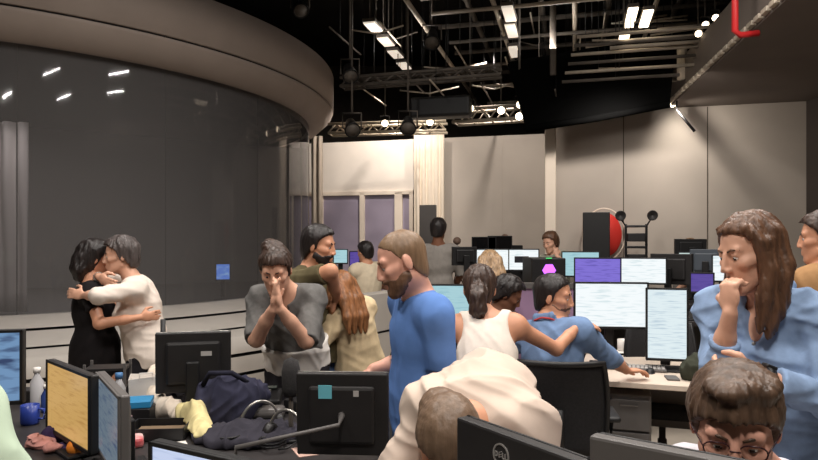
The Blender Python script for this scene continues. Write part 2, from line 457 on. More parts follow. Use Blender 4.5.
    hp1, hsub, hp2 = head_prims(H, R, F, Up, hs, fem)
    allp = torso + shs + neck + hp1 + hp2 + sum(armp, []) + sum(handp, []) + sum(legp, []) + sum(feet, [])
    v = fit([p for p, _ in allp], h, .01)
    for p, k in torso + shs + neck: v.add(p, k)
    for p, k in sum(armp, []) + sum(legp, []) + sum(feet, []): v.add(p, k)
    for p, k in hp1: v.add(p, k)
    for p, k in hsub: v.sub(p, k)
    for p, k in hp2: v.add(p, k)
    for p, k in sum(handp, []): v.add(p, k)
    body = vol_obj('person', v, skin_m, None, org, relax=1 if h < .008 else 0)
    body.location = org; tag(body, label, cat, 'people in the operations room')
    # ---- top
    def sleeve(q, ln, inf):
        inf = min(inf, .017)
        sh, E, Wr = el_pts[q]; out = []
        dU = un(E - sh); dF = un(Wr - E)
        if ln <= 1:
            e = sh + (E - sh) * ln
            out.append((clip(rc(sh, E, (.057 * thin) * s + inf, (.045 * thin) * s + inf * 1.15), e, dU), .03))
        else:
            e = E + (Wr - E) * (ln - 1)
            out.append((rc(sh, E, .057 * thin * s + inf, .044 * thin * s + inf), .03))
            out.append((clip(rc(E, Wr, .043 * thin * s + inf, .031 * thin * s + inf), e, dF), .025))
        return out
    if top:
        inf = top.get('inf', .014); hem = top.get('hem', -.06)
        tp = [(clip(p, P + uP * hem * s, -uP), k) for p, k in torso]
        if top.get('skirt'):
            tp = list(torso); kn = (leg_pts[0][1] + leg_pts[1][1]) / 2
            kn = P + nv((0, 0, -1)) * top['skirt']
            tp.append((clip(rc(P, kn, .15 * s, .17 * s, (Rp, 1.15)), kn, (0, 0, -1)), .05))
        else:
            tp.append((clip(rc(P - uP * .12 * s, P + uP * .1 * s, .125 * s, .12 * s, (Rp, 1.3)), P + uP * hem * s, -uP), .05))
        tp += [(p, k) for p, k in shs] if top.get('sl', .6) else []
        sv = []
        if top.get('sl'):
            for q in (0, 1): sv += sleeve(q, top['sl'] if not isinstance(top['sl'], tuple) else top['sl'][q], inf)
        tv = fit([p for p, _ in tp + sv], h, .03)
        for p, k in tp: tv.add(p, k, inf)
        for p, k in sv: tv.add(p, k, 0)
        tv.warp(folds(top.get('seed', 1), top.get('fold', .006), top.get('freq', 9)), .03)
        nw = top.get('neck', (.075, .075, .06))
        nc = C + uC * .015 * s + Fc * top.get('nf', .025) * s
        tv.sub(el(nc, nv(nw) * s, Rc, Fc, uC), .01)
        if top.get('vneck'):
            tv.sub(el(C + Fc * .13 * s - uC * .02 * s, (.035 * s, .06 * s, top['vneck'] * s), Rc, Fc, uC), .01)
        if not top.get('sl', .6):
            for q, sh in ((-1, shL), (1, shR)):
                tv.sub(el(sh + Rc * q * .02 * s - uC * .01, (.062 * s, .2 * s, .11 * s), Rc, Fc, uC), .02)
        if collar:
            for q in (-1, 1):
                tv.add(rc(C + uC * .035 * s - Fc * .06 * s + Rc * q * .05 * s, C + uC * .012 * s + Fc * .065 * s + Rc * q * .06 * s, .02 * s, .02 * s, (Rc, .45)), .012)
                tv.add(rc(C + uC * .01 * s + Fc * .075 * s + Rc * q * .055 * s, C - uC * .05 * s + Fc * .11 * s + Rc * q * .06 * s, .024 * s, .008 * s, (Fc, .4)), .01)
            tv.add(rc(C + uC * .04 * s - Fc * .065 * s - Rc * .05 * s, C + uC * .04 * s - Fc * .065 * s + Rc * .05 * s, .02 * s, .02 * s, (Fc, .5)), .012)
        vol_obj(top.get('name', 'shirt'), tv, top['m'], body, org, 2)
        if top.get('under'):       # an undershirt that shows below the hem
            un_ = top['under']
            uv = [(clip(clip(rc(P - uP * .14 * s, P + uP * .12 * s, .13 * s, .125 * s, (Rp, 1.3)), P + uP * un_[1] * s, -uP), P + uP * (hem + .012) * s, uP), .05)]
            uvv = fit([p for p, _ in uv], h, .03)
            for p, k in uv: uvv.add(p, k, inf * 1.35)
            uvv.warp(folds(5, .006, 10), .03)
            vol_obj('undershirt', uvv, un_[0], body, org)
    if bottom:
        bi = .012
        bp = [(clip(p, P + uP * .1 * s, uP), k) for p, k in torso[:3]]
        for q in (0, 1):
            hp, K, An, td = leg_pts[q]
            bp += [(rc(hp, K, .095 * s, .072 * s), .04), (clip(rc(K, An, .071 * s, .058 * s), An - nv((0, 0, .01)), (0, 0, -1)), .03)]
        bv = fit([p for p, _ in bp], max(h, .009), .03)
        for p, k in bp: bv.add(p, k, bi)
        bv.warp(folds(3, .005, 10), .03)
        vol_obj(bottom.get('name', 'trousers'), bv, bottom['m'], body, org)
    if shoes:
        sm = cloth('shoe_%d_%d_%d' % shoes, shoes)
        for q in (0, 1):
            sv_ = fit([p for p, _ in feet[q]], max(h, .008), .03)
            for p, k in feet[q]: sv_.add(p, k, .008)
            sv_.cut((0, 0, .004), (0, 0, -1))
            vol_obj('shoe', sv_, sm, body, org)
    # ---- head details
    g = lambda x, y, z: H + (R * x + F * y + Up * z) * hs
    if hair:
        hv = hair_vol(H, R, F, Up, hs, hair, hair.get('h', h))
        vol_obj('hair', hv, hair['m'], body, org)
    if beard:
        bp = [(p, k) for p, k in hp1[1:5]] + [(el(g(0, .088, -.05), (.026 * hs, .012 * hs, .008 * hs), R, F, Up), .01)]
        bv = fit([p for p, _ in bp], min(h, .007), .03)
        for p, k in bp: bv.add(p, k, beard.get('t', .006))
        H_ = H; 
        q = (bv.ax[0][:, None, None] - H_[0], bv.ax[1][None, :, None] - H_[1], bv.ax[2][None, None, :] - H_[2])
        ly = sum(q[i] * F[i] for i in range(3)) / hs; lz = sum(q[i] * Up[i] for i in range(3)) / hs
        zt = np.interp(ly.ravel(), [-.02, .0, .02, .05, .075, .11], [-.04, .0, -.03, -.052, -.042, -.042]).reshape(ly.shape)
        bv.D = np.maximum(bv.D, ((lz - zt) * hs * .8).astype(np.float32)); bv.D = np.maximum(bv.D, ((-.012 - ly) * hs).astype(np.float32))
        bv.sub(el(g(0, .1, -.067), (.02 * hs, .03 * hs, .011 * hs), R, F, Up), .005)
        bv.warp(folds(9, .002, 60), .02)
        vol_obj('beard', bv, beard['m'], body, org)
    if eyes:
        em = mat('eye_white', (215, 205, 198), rough=.2); ei = mat('eye_iris', (45, 30, 22), rough=.15); bm_ = hair['m'] if hair else DARK
        for q in (-1, 1):
            bm = B(); bmesh.ops.create_uvsphere(bm, u_segments=12, v_segments=10, radius=.0105 * hs)
            Fd = un(F - Up * .25)
            for f in bm.faces:
                c = f.calc_center_median().normalized(); f.material_index = 1 if (c.x * Fd[0] + c.y * Fd[1] + c.z * Fd[2]) > .8 else 0
            obj('eye', bm, [em, ei], body, True, loc=Vector(g(q * .031, .0748, .002) - org))
            bm = B(); pts = [Vector(g(q * x, y, z) - org) for x, y, z in ((.014, .0885, .0235), (.03, .087, .030), (.05, .07, .0255))]
            tube(bm, pts, [.003 * hs, .0038 * hs, .002 * hs], 6); obj('eyebrow', bm, bm_, body, True)
    ctx = dict(body=body, org=org, g=g, R=R, F=F, Up=Up, C=C, Rc=Rc, Fc=Fc, uC=uC, P=P, el=el_pts, s=s, hs=hs, Wm=Wm)
    if extra: extra(ctx)
    return ctx

# ================================================================== the setting
WALLM = mat('beige_wall', (174, 164, 154), rough=.85, var=.05, scale=1.2, bump=.05)
WALLD = mat('wall_panel_seam', (86, 78, 70), rough=.9)
WHITEW = mat('white_fabric', (225, 215, 204), rough=.9, var=.04, scale=2)
LILAC = mat('lilac_pane', (150, 140, 156), rough=.35, var=.06, scale=2)
FLOORM = mat('pale_floor', (186, 174, 160), rough=.45, var=.05, scale=3)
CEILM = mat('black_ceiling', (32, 28, 25), rough=.95, var=.2, scale=2)
FASC = mat('drum_fascia', (150, 137, 128), rough=.75, var=.04, scale=2)
FASC2 = mat('drum_top', (84, 78, 73), rough=.8, var=.06, scale=2)
PLIN = mat('drum_plinth', (184, 177, 169), rough=.6, var=.05, scale=3)
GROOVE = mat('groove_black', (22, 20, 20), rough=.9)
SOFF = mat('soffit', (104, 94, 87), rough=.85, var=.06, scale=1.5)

def uv(u, v, z=0.0): return Vector((U.x * u + V.x * v, U.y * u + V.y * v, z))
def wallbox(bm, a, b, z0, z1, t=.1):
    a, b = Vector(a), Vector(b); d = b - a
    return box(bm, ((a.x + b.x) / 2, (a.y + b.y) / 2, (z0 + z1) / 2), (d.length, t, z1 - z0), math.atan2(d.y, d.x))

bm = B(); box(bm, (0, 6, -.05), (26, 24, .1)); struct('floor', bm, FLOORM)
bm = B(); box(bm, (0, 6, 6.55), (26, 24, .1)); struct('ceiling', bm, CEILM)
# black outer walls of the hall
for nm, c, sz in (('wall_far', (0, 17.9, 3.25), (26, .1, 6.5)), ('wall_left', (-12.9, 6, 3.25), (.1, 24, 6.5)), ('wall_right', (12.9, 6, 3.25), (.1, 24, 6.5)), ('wall_rear', (0, -5.9, 3.25), (26, .1, 6.5))):
    bm = B(); box(bm, c, sz); struct(nm, bm, mat('hall_wall', (70, 64, 59), rough=.9, var=.05))
# beige partition walls, 3.63 m high
WT = 3.63
pr0 = Vector((2.35, 10.16, 0))
bm = B(); e = pr0 + U * 3.55; wallbox(bm, pr0 + V * .05, e + V * .05, 0, WT); struct('wall_back_right', bm, WALLM)
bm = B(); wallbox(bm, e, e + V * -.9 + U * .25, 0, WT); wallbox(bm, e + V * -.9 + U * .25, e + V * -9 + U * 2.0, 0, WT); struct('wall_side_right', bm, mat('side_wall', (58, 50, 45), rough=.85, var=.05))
bm = B()
for px in (623.5, 707.5):
    k = (px - 409) / FPX; t = (k * pr0.y - pr0.x) / (U.x - k * U.y); p = pr0 + U * t
    box(bm, (p.x, p.y, WT / 2), (.014, .012, WT - .02), UR)
struct('trim_1', bm, WALLD)
bk = Vector((.4, 12.6, 0))
bm = B(); wallbox(bm, bk + V * .05, bk + V * .05 + U * 3.2, 0, WT); struct('wall_back', bm, WALLM)
bm = B(); p2 = pr0 + U * .0; wallbox(bm, p2, p2 + V * 2.2, 0, WT); struct('wall_return', bm, WALLM)
bm = B(); p = bk + U * 1.42; box(bm, (p.x, p.y, WT / 2), (.02, .02, WT - .02), UR); struct('trim_2', bm, WALLM)
bm = B(); box(bm, (at(550.5, 200, 9.98).x, 9.98, WT / 2), (.165, .2, WT), UR, .01); struct('trim_3', bm, CREAMP)
# left end: white panel over a glazed partition, pale drape beside it
wl, wr = bk + U * -2.62, bk + U * -.32
bm = B(); wallbox(bm, wl + V * .05, wr + V * .05, 2.62, WT); struct('wall_back_left', bm, WHITEW)
bm = B()
L_ = (wr - wl).length
for t, w in ((.0, .1), (.36, .07), (1.24, .1), (2.0, .16), (2.26, .08)):
    p = wl + U * t; box(bm, (p.x, p.y, 1.3), (w, .1, 2.6), UR, .006)
for z in (2.58, .05):
    p = (wl + wr) / 2; box(bm, (p.x, p.y, z), (L_, .1, .08), UR, .006)
w1 = struct('window_1', bm, CREAMP)
bm = B(); wallbox(bm, wl + V * .02, wr + V * .02, .05, 2.58, .02); o = obj('window_pane', bm, LILAC, w1)
bm = B(); wallbox(bm, wl + V * .5, wr + V * .5, 0, WT); struct('wall_behind_glass', bm, mat('room_behind', (150, 140, 150), rough=.9))
# the lower skirting of the back walls
bm = B(); wallbox(bm, bk + V * -.01, bk + V * -.01 + U * 3.2, 0, .1, .03); struct('baseboard_back', bm, WALLD)
bm = B(); wallbox(bm, pr0 + V * -.01, pr0 + U * 3.5 + V * -.01, 0, .1, .03); struct('baseboard_right', bm, WALLD)

def drape(name, a, b, z0, z1, waves, amp, m, label):
    a, b = Vector(a), Vector(b); n = Vector((-(b - a).y, (b - a).x, 0)).normalized(); bm = B(); N = waves * 8
    top, bot, rows = [], [], 10
    gr = []
    for r in range(rows + 1):
        z = z1 + (z0 - z1) * r / rows
        gr.append([bm.verts.new(a.lerp(b, i / N) + n * amp * (math.sin(i / N * waves * 2 * PI + .5 * math.sin(r * .6)) + .4 * math.sin(i * .9 + r * .2)) + Vector((0, 0, z))) for i in range(N + 1)])
    for r in range(rows):
        for i in range(N): bm.faces.new((gr[r][i], gr[r][i + 1], gr[r + 1][i + 1], gr[r + 1][i]))
    o = obj(name, bm, m, None, True); md = o.modifiers.new('s', 'SOLIDIFY'); md.thickness = .01
    return tag(o, label, 'curtain')
drape('curtain', at(414, 0, 12.35).xy.to_3d(), at(444, 0, 12.3).xy.to_3d(), .02, 3.72, 5, .03, mat('drape', (218, 204, 186), rough=.9), 'pale floor-length drape hanging beside the white wall panel')
drape('curtain', at(311, 0, 12.9).xy.to_3d(), at(322, 0, 12.85).xy.to_3d(), .02, 3.72, 2, .04, mat('drape_grey', (165, 152, 138), rough=.9), 'narrow grey-beige drape hanging between the glass drum and the window')

# ---- the glazed drum
DC = (-6.63, 10.76); N_ = 160
bm = B(); lathe(bm, [(4.86, 3.64), (5.06, 3.62), (5.30, 3.84), (5.31, 3.875), (5.285, 3.88)], DC + (0,), N_); o1 = struct('wall_drum_fascia', bm, FASC, True)
bm = B(); lathe(bm, [(5.285, 3.88), (5.285, 3.9)], DC + (0,), N_); struct('trim_drum_groove', bm, GROOVE, True)
bm = B(); lathe(bm, [(5.285, 3.9), (5.325, 3.902), (5.33, 4.46), (5.30, 4.47)], DC + (0,), N_); struct('wall_drum_band', bm, FASC, True)
bm = B(); lathe(bm, [(5.30, 4.46), (4.9, 4.62), (0.01, 4.64)], DC + (0,), N_); struct('ceiling_drum', bm, FASC2, True)
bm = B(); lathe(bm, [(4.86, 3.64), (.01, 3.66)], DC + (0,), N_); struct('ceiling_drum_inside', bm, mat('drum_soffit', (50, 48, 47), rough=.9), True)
gm = bpy.data.materials.new('drum_glass'); gm.use_nodes = True; nt = gm.node_tree
for n in list(nt.nodes): nt.nodes.remove(n)
out = nt.nodes.new('ShaderNodeOutputMaterial'); d = nt.nodes.new('ShaderNodeBsdfDiffuse'); d.inputs[0].default_value = rgb(112, 109, 108)
tr = nt.nodes.new('ShaderNodeBsdfTransparent'); tr.inputs[0].default_value = (.62, .62, .64, 1)
gl = nt.nodes.new('ShaderNodeBsdfGlossy'); gl.inputs[1].default_value = .04; gl.inputs[0].default_value = (.8, .8, .82, 1)
m1 = nt.nodes.new('ShaderNodeMixShader'); m1.inputs[0].default_value = .5
m2 = nt.nodes.new('ShaderNodeMixShader'); lw = nt.nodes.new('ShaderNodeFresnel'); lw.inputs[0].default_value = 1.28
nt.links.new(d.outputs[0], m1.inputs[1]); nt.links.new(tr.outputs[0], m1.inputs[2])
nt.links.new(lw.outputs[0], m2.inputs[0]); nt.links.new(m1.outputs[0], m2.inputs[1]); nt.links.new(gl.outputs[0], m2.inputs[2]); nt.links.new(m2.outputs[0], out.inputs[0])
bm = B(); lathe(bm, [(4.90, .83), (4.90, 3.64)], DC + (0,), N_); struct('window_2', bm, gm, True)
bm = B()
for k in range(0, 40):
    a = math.radians(-90 + k * 18 - 40)
    tube(bm, [(DC[0] + 4.88 * math.cos(a), DC[1] + 4.88 * math.sin(a), z) for z in (.83, 3.64)], .006, 5)
struct('trim_drum_joints', bm, mat('glass_joint', (50, 48, 47), rough=.5))
bm = B(); lathe(bm, [(4.86, .80), (4.86, .84), (5.02, .84), (5.5, .775), (5.52, .765)], DC + (0,), N_); lathe(bm, [(5.56, .745), (6.02, .675), (6.05, .66)], DC + (0,), N_)
lathe(bm, [(6.08, .645), (6.30, .61), (6.34, .59), (6.34, .43)], DC + (0,), N_); lathe(bm, [(6.34, .395), (6.34, .225)], DC + (0,), N_); lathe(bm, [(6.34, .19), (6.34, 0)], DC + (0,), N_)
struct('wall_drum_plinth', bm, PLIN, True)
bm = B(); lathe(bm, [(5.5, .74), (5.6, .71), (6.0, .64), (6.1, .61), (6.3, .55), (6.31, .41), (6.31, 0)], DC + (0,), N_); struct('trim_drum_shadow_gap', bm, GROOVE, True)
# inside the drum: a back wall and a platform
bm = B(); box(bm, (DC[0], DC[1] + .6, 1.82), (9.2, .1, 3.6), .55); struct('wall_drum_inside', bm, mat('drum_inside', (104, 100, 98), rough=.9, var=.1, scale=.6))
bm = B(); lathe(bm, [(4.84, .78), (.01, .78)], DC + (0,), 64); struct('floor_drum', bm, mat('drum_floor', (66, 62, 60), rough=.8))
c = at(12, 0, 7.2); drape('curtain', (c.x - .35, c.y, 0), (c.x + .12, c.y + .1, 0), .8, 2.95, 3, .04, mat('drape_pale', (200, 192, 188), rough=.9), 'pale curtain placed behind the curved glass at far left for a reflected one')  # curtain added inside the drum in place of a reflection

# ---- soffit at upper right with its beaded edge
s0, s1 = Vector((3.93, 9.72, 0)), Vector((2.62, 2.2, 0))
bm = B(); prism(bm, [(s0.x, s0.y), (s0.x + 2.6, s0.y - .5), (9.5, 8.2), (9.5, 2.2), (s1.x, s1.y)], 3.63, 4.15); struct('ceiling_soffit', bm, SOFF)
bm = B()
for k in range(26):
    p = s0.lerp(s1, k / 25 * .62); box(bm, (p.x - .02, p.y, 3.68), (.05, .14, .05), math.atan2((s0 - s1).y, (s0 - s1).x) - PI / 2, .008)
struct('trim_soffit_edge', bm, STEEL)

# ---- the dark ceiling grid: pipes, trusses, ducts, lamps
def pipe(name, pts, r, m, label, cat='pipe', group=None, n=8):
    bm = B(); tube(bm, pts, r, n); return tag(obj(name, bm, m, None, True), label, cat, group)
H0 = 4.78
for i, u_ in enumerate((-4.4, -3.3, -2.15, -1.05, .0, 1.05, 2.1, 3.1)):
    if i in (0, 1): a, b = 4.5, 7.2
    else: a, b = 6.2, 16.0
    pipe('ceiling_pipe', [uv(u_ * 1.0, a, H0), uv(u_, b, H0)], .034, STEEL, 'slim grey pipe of the dark ceiling grid running away from the viewer', group='lengthwise ceiling pipes')
for i, u_ in enumerate((-1.6, -.5, .5, 1.55, 2.6)):
    pipe('ceiling_pipe', [uv(u_, 7.0, H0 + .5), uv(u_, 15.0, H0 + .5)], .045, DSTEEL, 'darker pipe of the upper layer of the ceiling grid', group='upper ceiling pipes')
for v_ in (8.1, 9.2, 10.5, 12.0, 13.6):
    pipe('ceiling_pipe', [uv(-2.2, v_, H0 + .4), uv(4.4, v_, H0 + .4)], .04, DSTEEL, 'darker pipe of the upper layer of the ceiling grid', group='upper ceiling pipes')
for v_ in (7.4, 8.6, 9.9, 11.3, 12.8, 14.4):
    pipe('ceiling_pipe', [uv(-1.9 if v_ > 8 else -1.2, v_, H0 - .06), uv(4.2, v_, H0 - .06)], .028, DSTEEL if int(v_ * 10) % 2 else STEEL, 'slim grey pipe of the dark ceiling grid running across the room', group='crosswise ceiling pipes')
bm = B(); box(bm, uv(.75, 8.62, 5.02), (3.4, .22, .34), UR, .02); tag(obj('ceiling_duct', bm, mat('duct', (66, 58, 52), rough=.7, var=.1), None), 'long grey-brown air duct crossing the top of the picture', 'duct')
bm = B(); tube(bm, [uv(2.0, 8.0, 5.6), uv(2.2, 12, 5.6)], .38, 16); tag(obj('ceiling_duct', bm, DSTEEL, None, True), 'dark round ventilation duct high in the ceiling near the centre', 'duct')
bm = B(); tube(bm, [uv(.9, 11.6, 4.0 + .9), uv(5.0, 11.6, 4.9)], .42, 16); tag(obj('ceiling_duct', bm, mat('duct_black', (12, 11, 11), rough=.9), None, True), 'black round duct running across above the beige walls', 'duct')
bm = B(); a_, b_ = at(526, 129, 9.2), at(670, 104, 8.6); tube(bm, [a_, a_.lerp(b_, .5) + Vector((0, 0, -.02)), b_], .05, 10); tag(obj('cable_tray', bm, MATS['valance_black'] if 'valance_black' in MATS else mat('tray_black', (12, 12, 12), rough=1, spec=0), None, True), 'black cable tray sloping along the top of the beige wall', 'cable tray')
bm = B(); quad(bm, [a_, b_, b_ + Vector((.3, .5, 1.1)), a_ + Vector((-.2, .5, 1.1))]); o = tag(obj('drape_valance', bm, mat('valance_black', (9, 9, 9), rough=1, spec=.0), None), 'black cloth valance above the beige wall', 'valance'); md = o.modifiers.new('s', 'SOLIDIFY'); md.thickness = .02
def truss(a, b, hgt, dep, n, m, label):
    t = thing('lighting_truss', label, 'truss', a); a, b = Vector(a), Vector(b); d = b - a; nrm = Vector((-d.y, d.x, 0)).normalized() * dep
    o0 = Vector((0, 0, 0))
    for off in (o0, nrm, Vector((0, 0, hgt)), nrm + Vector((0, 0, hgt))):
        bm = B(); tube(bm, [off, d + off], .024, 8); obj('chord', bm, m, t, True)
    bm = B()
    for k in range(n):
        p, q = d * (k / n), d * ((k + 1) / n); up = Vector((0, 0, hgt))
        if k % 2: p, q = p + up, q
        else: q = q + up
        tube(bm, [p, q], .012, 6); tube(bm, [p + nrm, q + nrm], .012, 6); tube(bm, [p, p + nrm], .01, 5)
    obj('lattice', bm, m, t, True)
    return t
BRT = mat('bright_truss', (196, 182, 160), rough=.35, metal=.6)
truss(at(328, 133, 11.3), at(446, 130, 11.0), .16, .3, 14, BRT, 'bright silver lattice truss above the white wall panel')
truss(at(452, 122, 10.2), at(548, 116, 9.6), .2, .3, 10, STEEL, 'grey lattice truss with lamps above the drape at centre')
truss(at(340, 86, 9.4), at(500, 74, 8.8), .12, .2, 14, DSTEEL, 'thin dark lattice truss crossing the ceiling behind the drum')
for i in range(6):
    a_ = at(562 + i * 3, 82 - i * 9, 8.8 - i * .1)
    pipe('ceiling_pipe', [a_, a_ + U * (1.5 + .12 * i)], .022, STEEL if i % 2 else DSTEEL, 'grey pipe in the stacked rack below the bright ceiling tubes', group='pipes of the rack below the bright tubes')
    bm = B(); tube(bm, [a_ + U * .7, a_ + U * .7 + Vector((0, 0, 6.5 - a_.z))], .006, 6); tag(obj('hanger_rod', bm, BLACK, None, True), 'thin vertical rod carrying the ceiling grid', 'rod', 'ceiling hanger rods')
for i, y in enumerate((40, 46)):
    a_ = at(610, y + 2, 8.3); pipe('ceiling_pipe', [a_, a_ + U * 1.05], .024, STEEL, 'pale pipe reaching towards the red pipe at the soffit edge', group='pale pipes near the red pipe')
# lamps of the grid
TUBE = mat('lit_tube', (255, 236, 205), emit=5.0); TUBED = mat('lit_panel', (226, 214, 198), emit=.75); LENS = mat('lit_lens', (255, 232, 196), emit=9.0)
def strip(c, ln, w, d, em, label, group):
    d = Vector(d).normalized(); rz = math.atan2(d.y, d.x)
    t = thing('strip_light', label, 'ceiling light', c, rz, group)
    bm = B(); box(bm, (0, 0, .035), (ln, w * 1.15, .05), 0, .008); obj('housing', bm, DSTEEL, t)
    bm = B(); box(bm, (0, 0, .0), (ln * .96, w, .025), 0, .008); obj('diffuser', bm, em, t)
    for sx in (-.35, .35): bm = B(); tube(bm, [(sx * ln, 0, .05), (sx * ln, 0, 6.5 - c[2])], .006, 6); obj('rod', bm, DSTEEL, t, True)
for i, (x, y) in enumerate(((373, 27), (386, 42), (395.5, 54.5), (404, 66))):
    strip(at(x, y, (H0 - .1 - EYE) * FPX / (HOR - y)), .42, .17, V, TUBED, 'small pale ceiling panel in the row of four left of centre', 'row of pale ceiling panels')
for i, (x, y) in enumerate(((509, 14), (511.5, 31), (514, 52), (516, 68))):
    strip(at(x, y, (H0 - .1 - EYE) * FPX / (HOR - y)), .6, .15, V, TUBED, 'pale ceiling strip in the row above the centre of the room', 'row of pale ceiling strips')
for x, y, ln in ((631, 18, .75), (646, 19, .65), (624, 38, .25)):
    strip(at(x, y, 8.3), ln, .12, V, TUBE, {631: 'bright ceiling tube, larger of the pair near the round duct', 646: 'bright ceiling tube, slimmer of the pair near the round duct', 624: 'short bright ceiling tube just below the bright pair'}[x], 'bright ceiling tubes')
def stage_light(c, tgt, r, label, lit=True, s=1.0):
    c = Vector(c); t = thing('stage_light', label, 'stage light', c, 0, 'stage lights on the grid')
    q = (Vector(tgt) - c).to_track_quat('Z', 'Y').to_matrix().to_4x4()
    def ad(nm, prof, m):
        bm = B(); lathe(bm, prof, (0, 0, 0), 16); bm.transform(q); obj(nm, bm, m, t, True)
    ad('housing', [(.001, -.16 * s), (.05 * s, -.15 * s), (.07 * s, -.02 * s), (.09 * s, .06 * s), (.085 * s, .07 * s), (.075 * s, .05 * s), (.001, .03 * s)], BLACK)
    ad('lens', [(.001, .062 * s), (.074 * s, .058 * s), (.07 * s, .045 * s), (.001, .045 * s)], LENS if lit else DSTEEL)
    bm = B(); tube(bm, [(-.1 * s, 0, 0), (-.1 * s, 0, .16 * s), (.1 * s, 0, .16 * s), (.1 * s, 0, 0)], .01 * s, 6); tube(bm, [(0, 0, .16 * s), (0, 0, 6.5 - c.z)], .012 * s, 6); obj('yoke', bm, DSTEEL, t, True)
LBL = {(501, 110): 'lit stage lamp on the centre truss', (520, 104): 'lit stage lamp at the middle of the centre truss', (519, 116): 'lit stage lamp hanging lowest under the centre truss', (539, 112): 'lit stage lamp at the right end of the centre truss',
       (705, 24): 'bright lamp head beside the red pipe, upper of the pair', (698, 33): 'bright lamp head beside the red pipe, lower of the pair', (672, 103): 'small bright lamp at the far corner of the soffit', (715, 17): 'bright lamp head nearest the red pipe',
       (430, 122): 'lit lamp at the right end of the bright truss', (470, 108): 'lit lamp left of the centre truss', (385, 123): 'small lit lamp on the middle of the bright truss'}
for (x, y), lb in LBL.items():
    Y = 9.6 if y > 90 else 8.0
    if x < 450: Y = 11.0
    stage_light(at(x, y, Y), (at(x, y, Y).x * .7, 3.0, 1.0), .08, lb, True, .75 if y > 90 else .55)
for x, y, lb in ((352, 128, 'unlit black stage lamp on the left of the bright truss'), (408, 126, 'unlit black stage lamp on the right of the bright truss'), (350, 74, 'unlit black stage lamp just right of the drum'), (432, 40, 'unlit stage lamp hanging among the lengthwise pipes'), (300, 8, 'unlit stage lamp above the drum roof')):
    stage_light(at(x, y, 9.0), (0, 6, 1), .08, lb, False, 1.3)
bm = B(); tube(bm, [(3.865, 9.27, 3.508), (4.10, 9.213, 3.18)], .021, 8); tube(bm, [(3.865, 9.27, 3.508), (3.865, 9.27, 3.64)], .012, 8); tag(obj('shadow_rod', bm, BLACK, None, True), 'short black rod added under the soffit corner to cast a diagonal shadow', 'bracket')  # rod added and angled to throw the diagonal shadow on the wall
RED = mat('red_pipe', (190, 40, 42), rough=.4)
p = at(735, 33, 6.0)
pipe('sprinkler_pipe', [p + Vector((0, 0, 1.3)), p + Vector((0, 0, .02)), p + Vector((.05, 0, -.02)), p + Vector((.22, 0, .0))], .03, RED, 'red sprinkler pipe dropping beside the dark soffit', 'pipe', None, 12)
# thicket of conduits in the upper middle
rs = random.Random(4)
for k in range(26):
    x = 340 + k * 12; y = 18 + rs.random() * 78; Y = 8.8 + rs.random() * 2.2; a = at(x, y, Y); z9 = rs.random(); bm = B(); tube(bm, [a, a + Vector((0, 0, 6.5 - a.z))], .005, 5); tag(obj('hanger_rod', bm, BLACK, None, True), 'thin vertical rod carrying the ceiling grid', 'rod', 'ceiling hanger rods')
    pipe('hanging_cable', [a, a + U * (.25 + .3 * z9) - Vector((0, 0, .08)), a + U * (.5 + .6 * z9)] if k % 2 else [a - V * .4, a, a + V * (.5 + z9)], .012, STEEL if k % 3 else DSTEEL, 'thin cable run among the dark ceiling steelwork', 'cable', 'ceiling cables')
for k in range(16):
    x = 566 + k * 6.5; y = 20 + rs.random() * 62; Y = 8.6 + rs.random() * 1.6
    a = at(x, y, Y); bm = B(); tube(bm, [a, a + Vector((0, 0, 6.5 - a.z))], .005, 5); tag(obj('hanger_rod', bm, BLACK, None, True), 'thin vertical rod carrying the ceiling grid', 'rod', 'ceiling hanger rods'); pipe('conduit', [a, a + U * (.5 + rs.random() * .7) + Vector((0, 0, (rs.random() - .5) * .1))], .014, STEEL, 'thin conduit in the tangle of ceiling steelwork at upper centre', 'conduit', 'ceiling conduits')
for k in range(9):
    x = 350 + k * 24; a = at(x, 60 + rs.random() * 30, 9.6 + rs.random())
    pipe('hanger_rod', [a, a + Vector((0, 0, 1.6))], .008, BLACK, 'thin vertical rod carrying the ceiling grid', 'rod', 'ceiling hanger rods')
p = at(553, 75, 9.0); pipe('hanger_post', [p, p + Vector((0, 0, 1.6))], .045, DSTEEL, 'thick dark vertical post dropping from the ceiling at centre', 'post')
p = at(682, 80, 8.8); pipe('hanger_post', [p, p + Vector((0, 0, .45))], .07, STEEL, 'short grey post standing beside the soffit corner', 'post')
bm = B(); box(bm, at(441, 108, 9.5) , (.9, .3, .3), UR, .04); tag(obj('fan_unit', bm, BLACK), 'black box unit hanging above the bright truss', 'fan unit')

# ================================================================== furniture and equipment
DESKM = mat('desk_white', (206, 190, 174), rough=.5, var=.03); DESKD = mat('desk_dark', (46, 42, 42), rough=.5, var=.15, scale=6)
def desk(label, poly, top, m, legs, edge=.03, panel=None):
    cx = sum(p[0] for p in poly) / len(poly); cy = sum(p[1] for p in poly) / len(poly)
    t = thing('desk', label, 'desk', (cx, cy, 0)); q = [(p[0] - cx, p[1] - cy) for p in poly]
    bm = B(); prism(bm, q, top - edge, top); bmesh.ops.bevel(bm, geom=bm.edges[:], offset=.004, segments=1, affect='EDGES'); obj('desktop', bm, m, t)
    for (x, y) in legs:
        bm = B(); box(bm, (x - cx, y - cy, (top - edge) / 2 + .01), (.06, .06, top - edge - .02), 0, .006); box(bm, (x - cx, y - cy, .01), (.09, .09, .02)); obj('leg', bm, DSTEEL, t)
    if panel:
        for (a, b, z0, z1, pm) in panel:
            bm = B(); wallbox(bm, (a[0] - cx, a[1] - cy, 0), (b[0] - cx, b[1] - cy, 0), z0, z1, .03); obj('modesty_panel', bm, pm, t)
    return t
TOPZ = .74
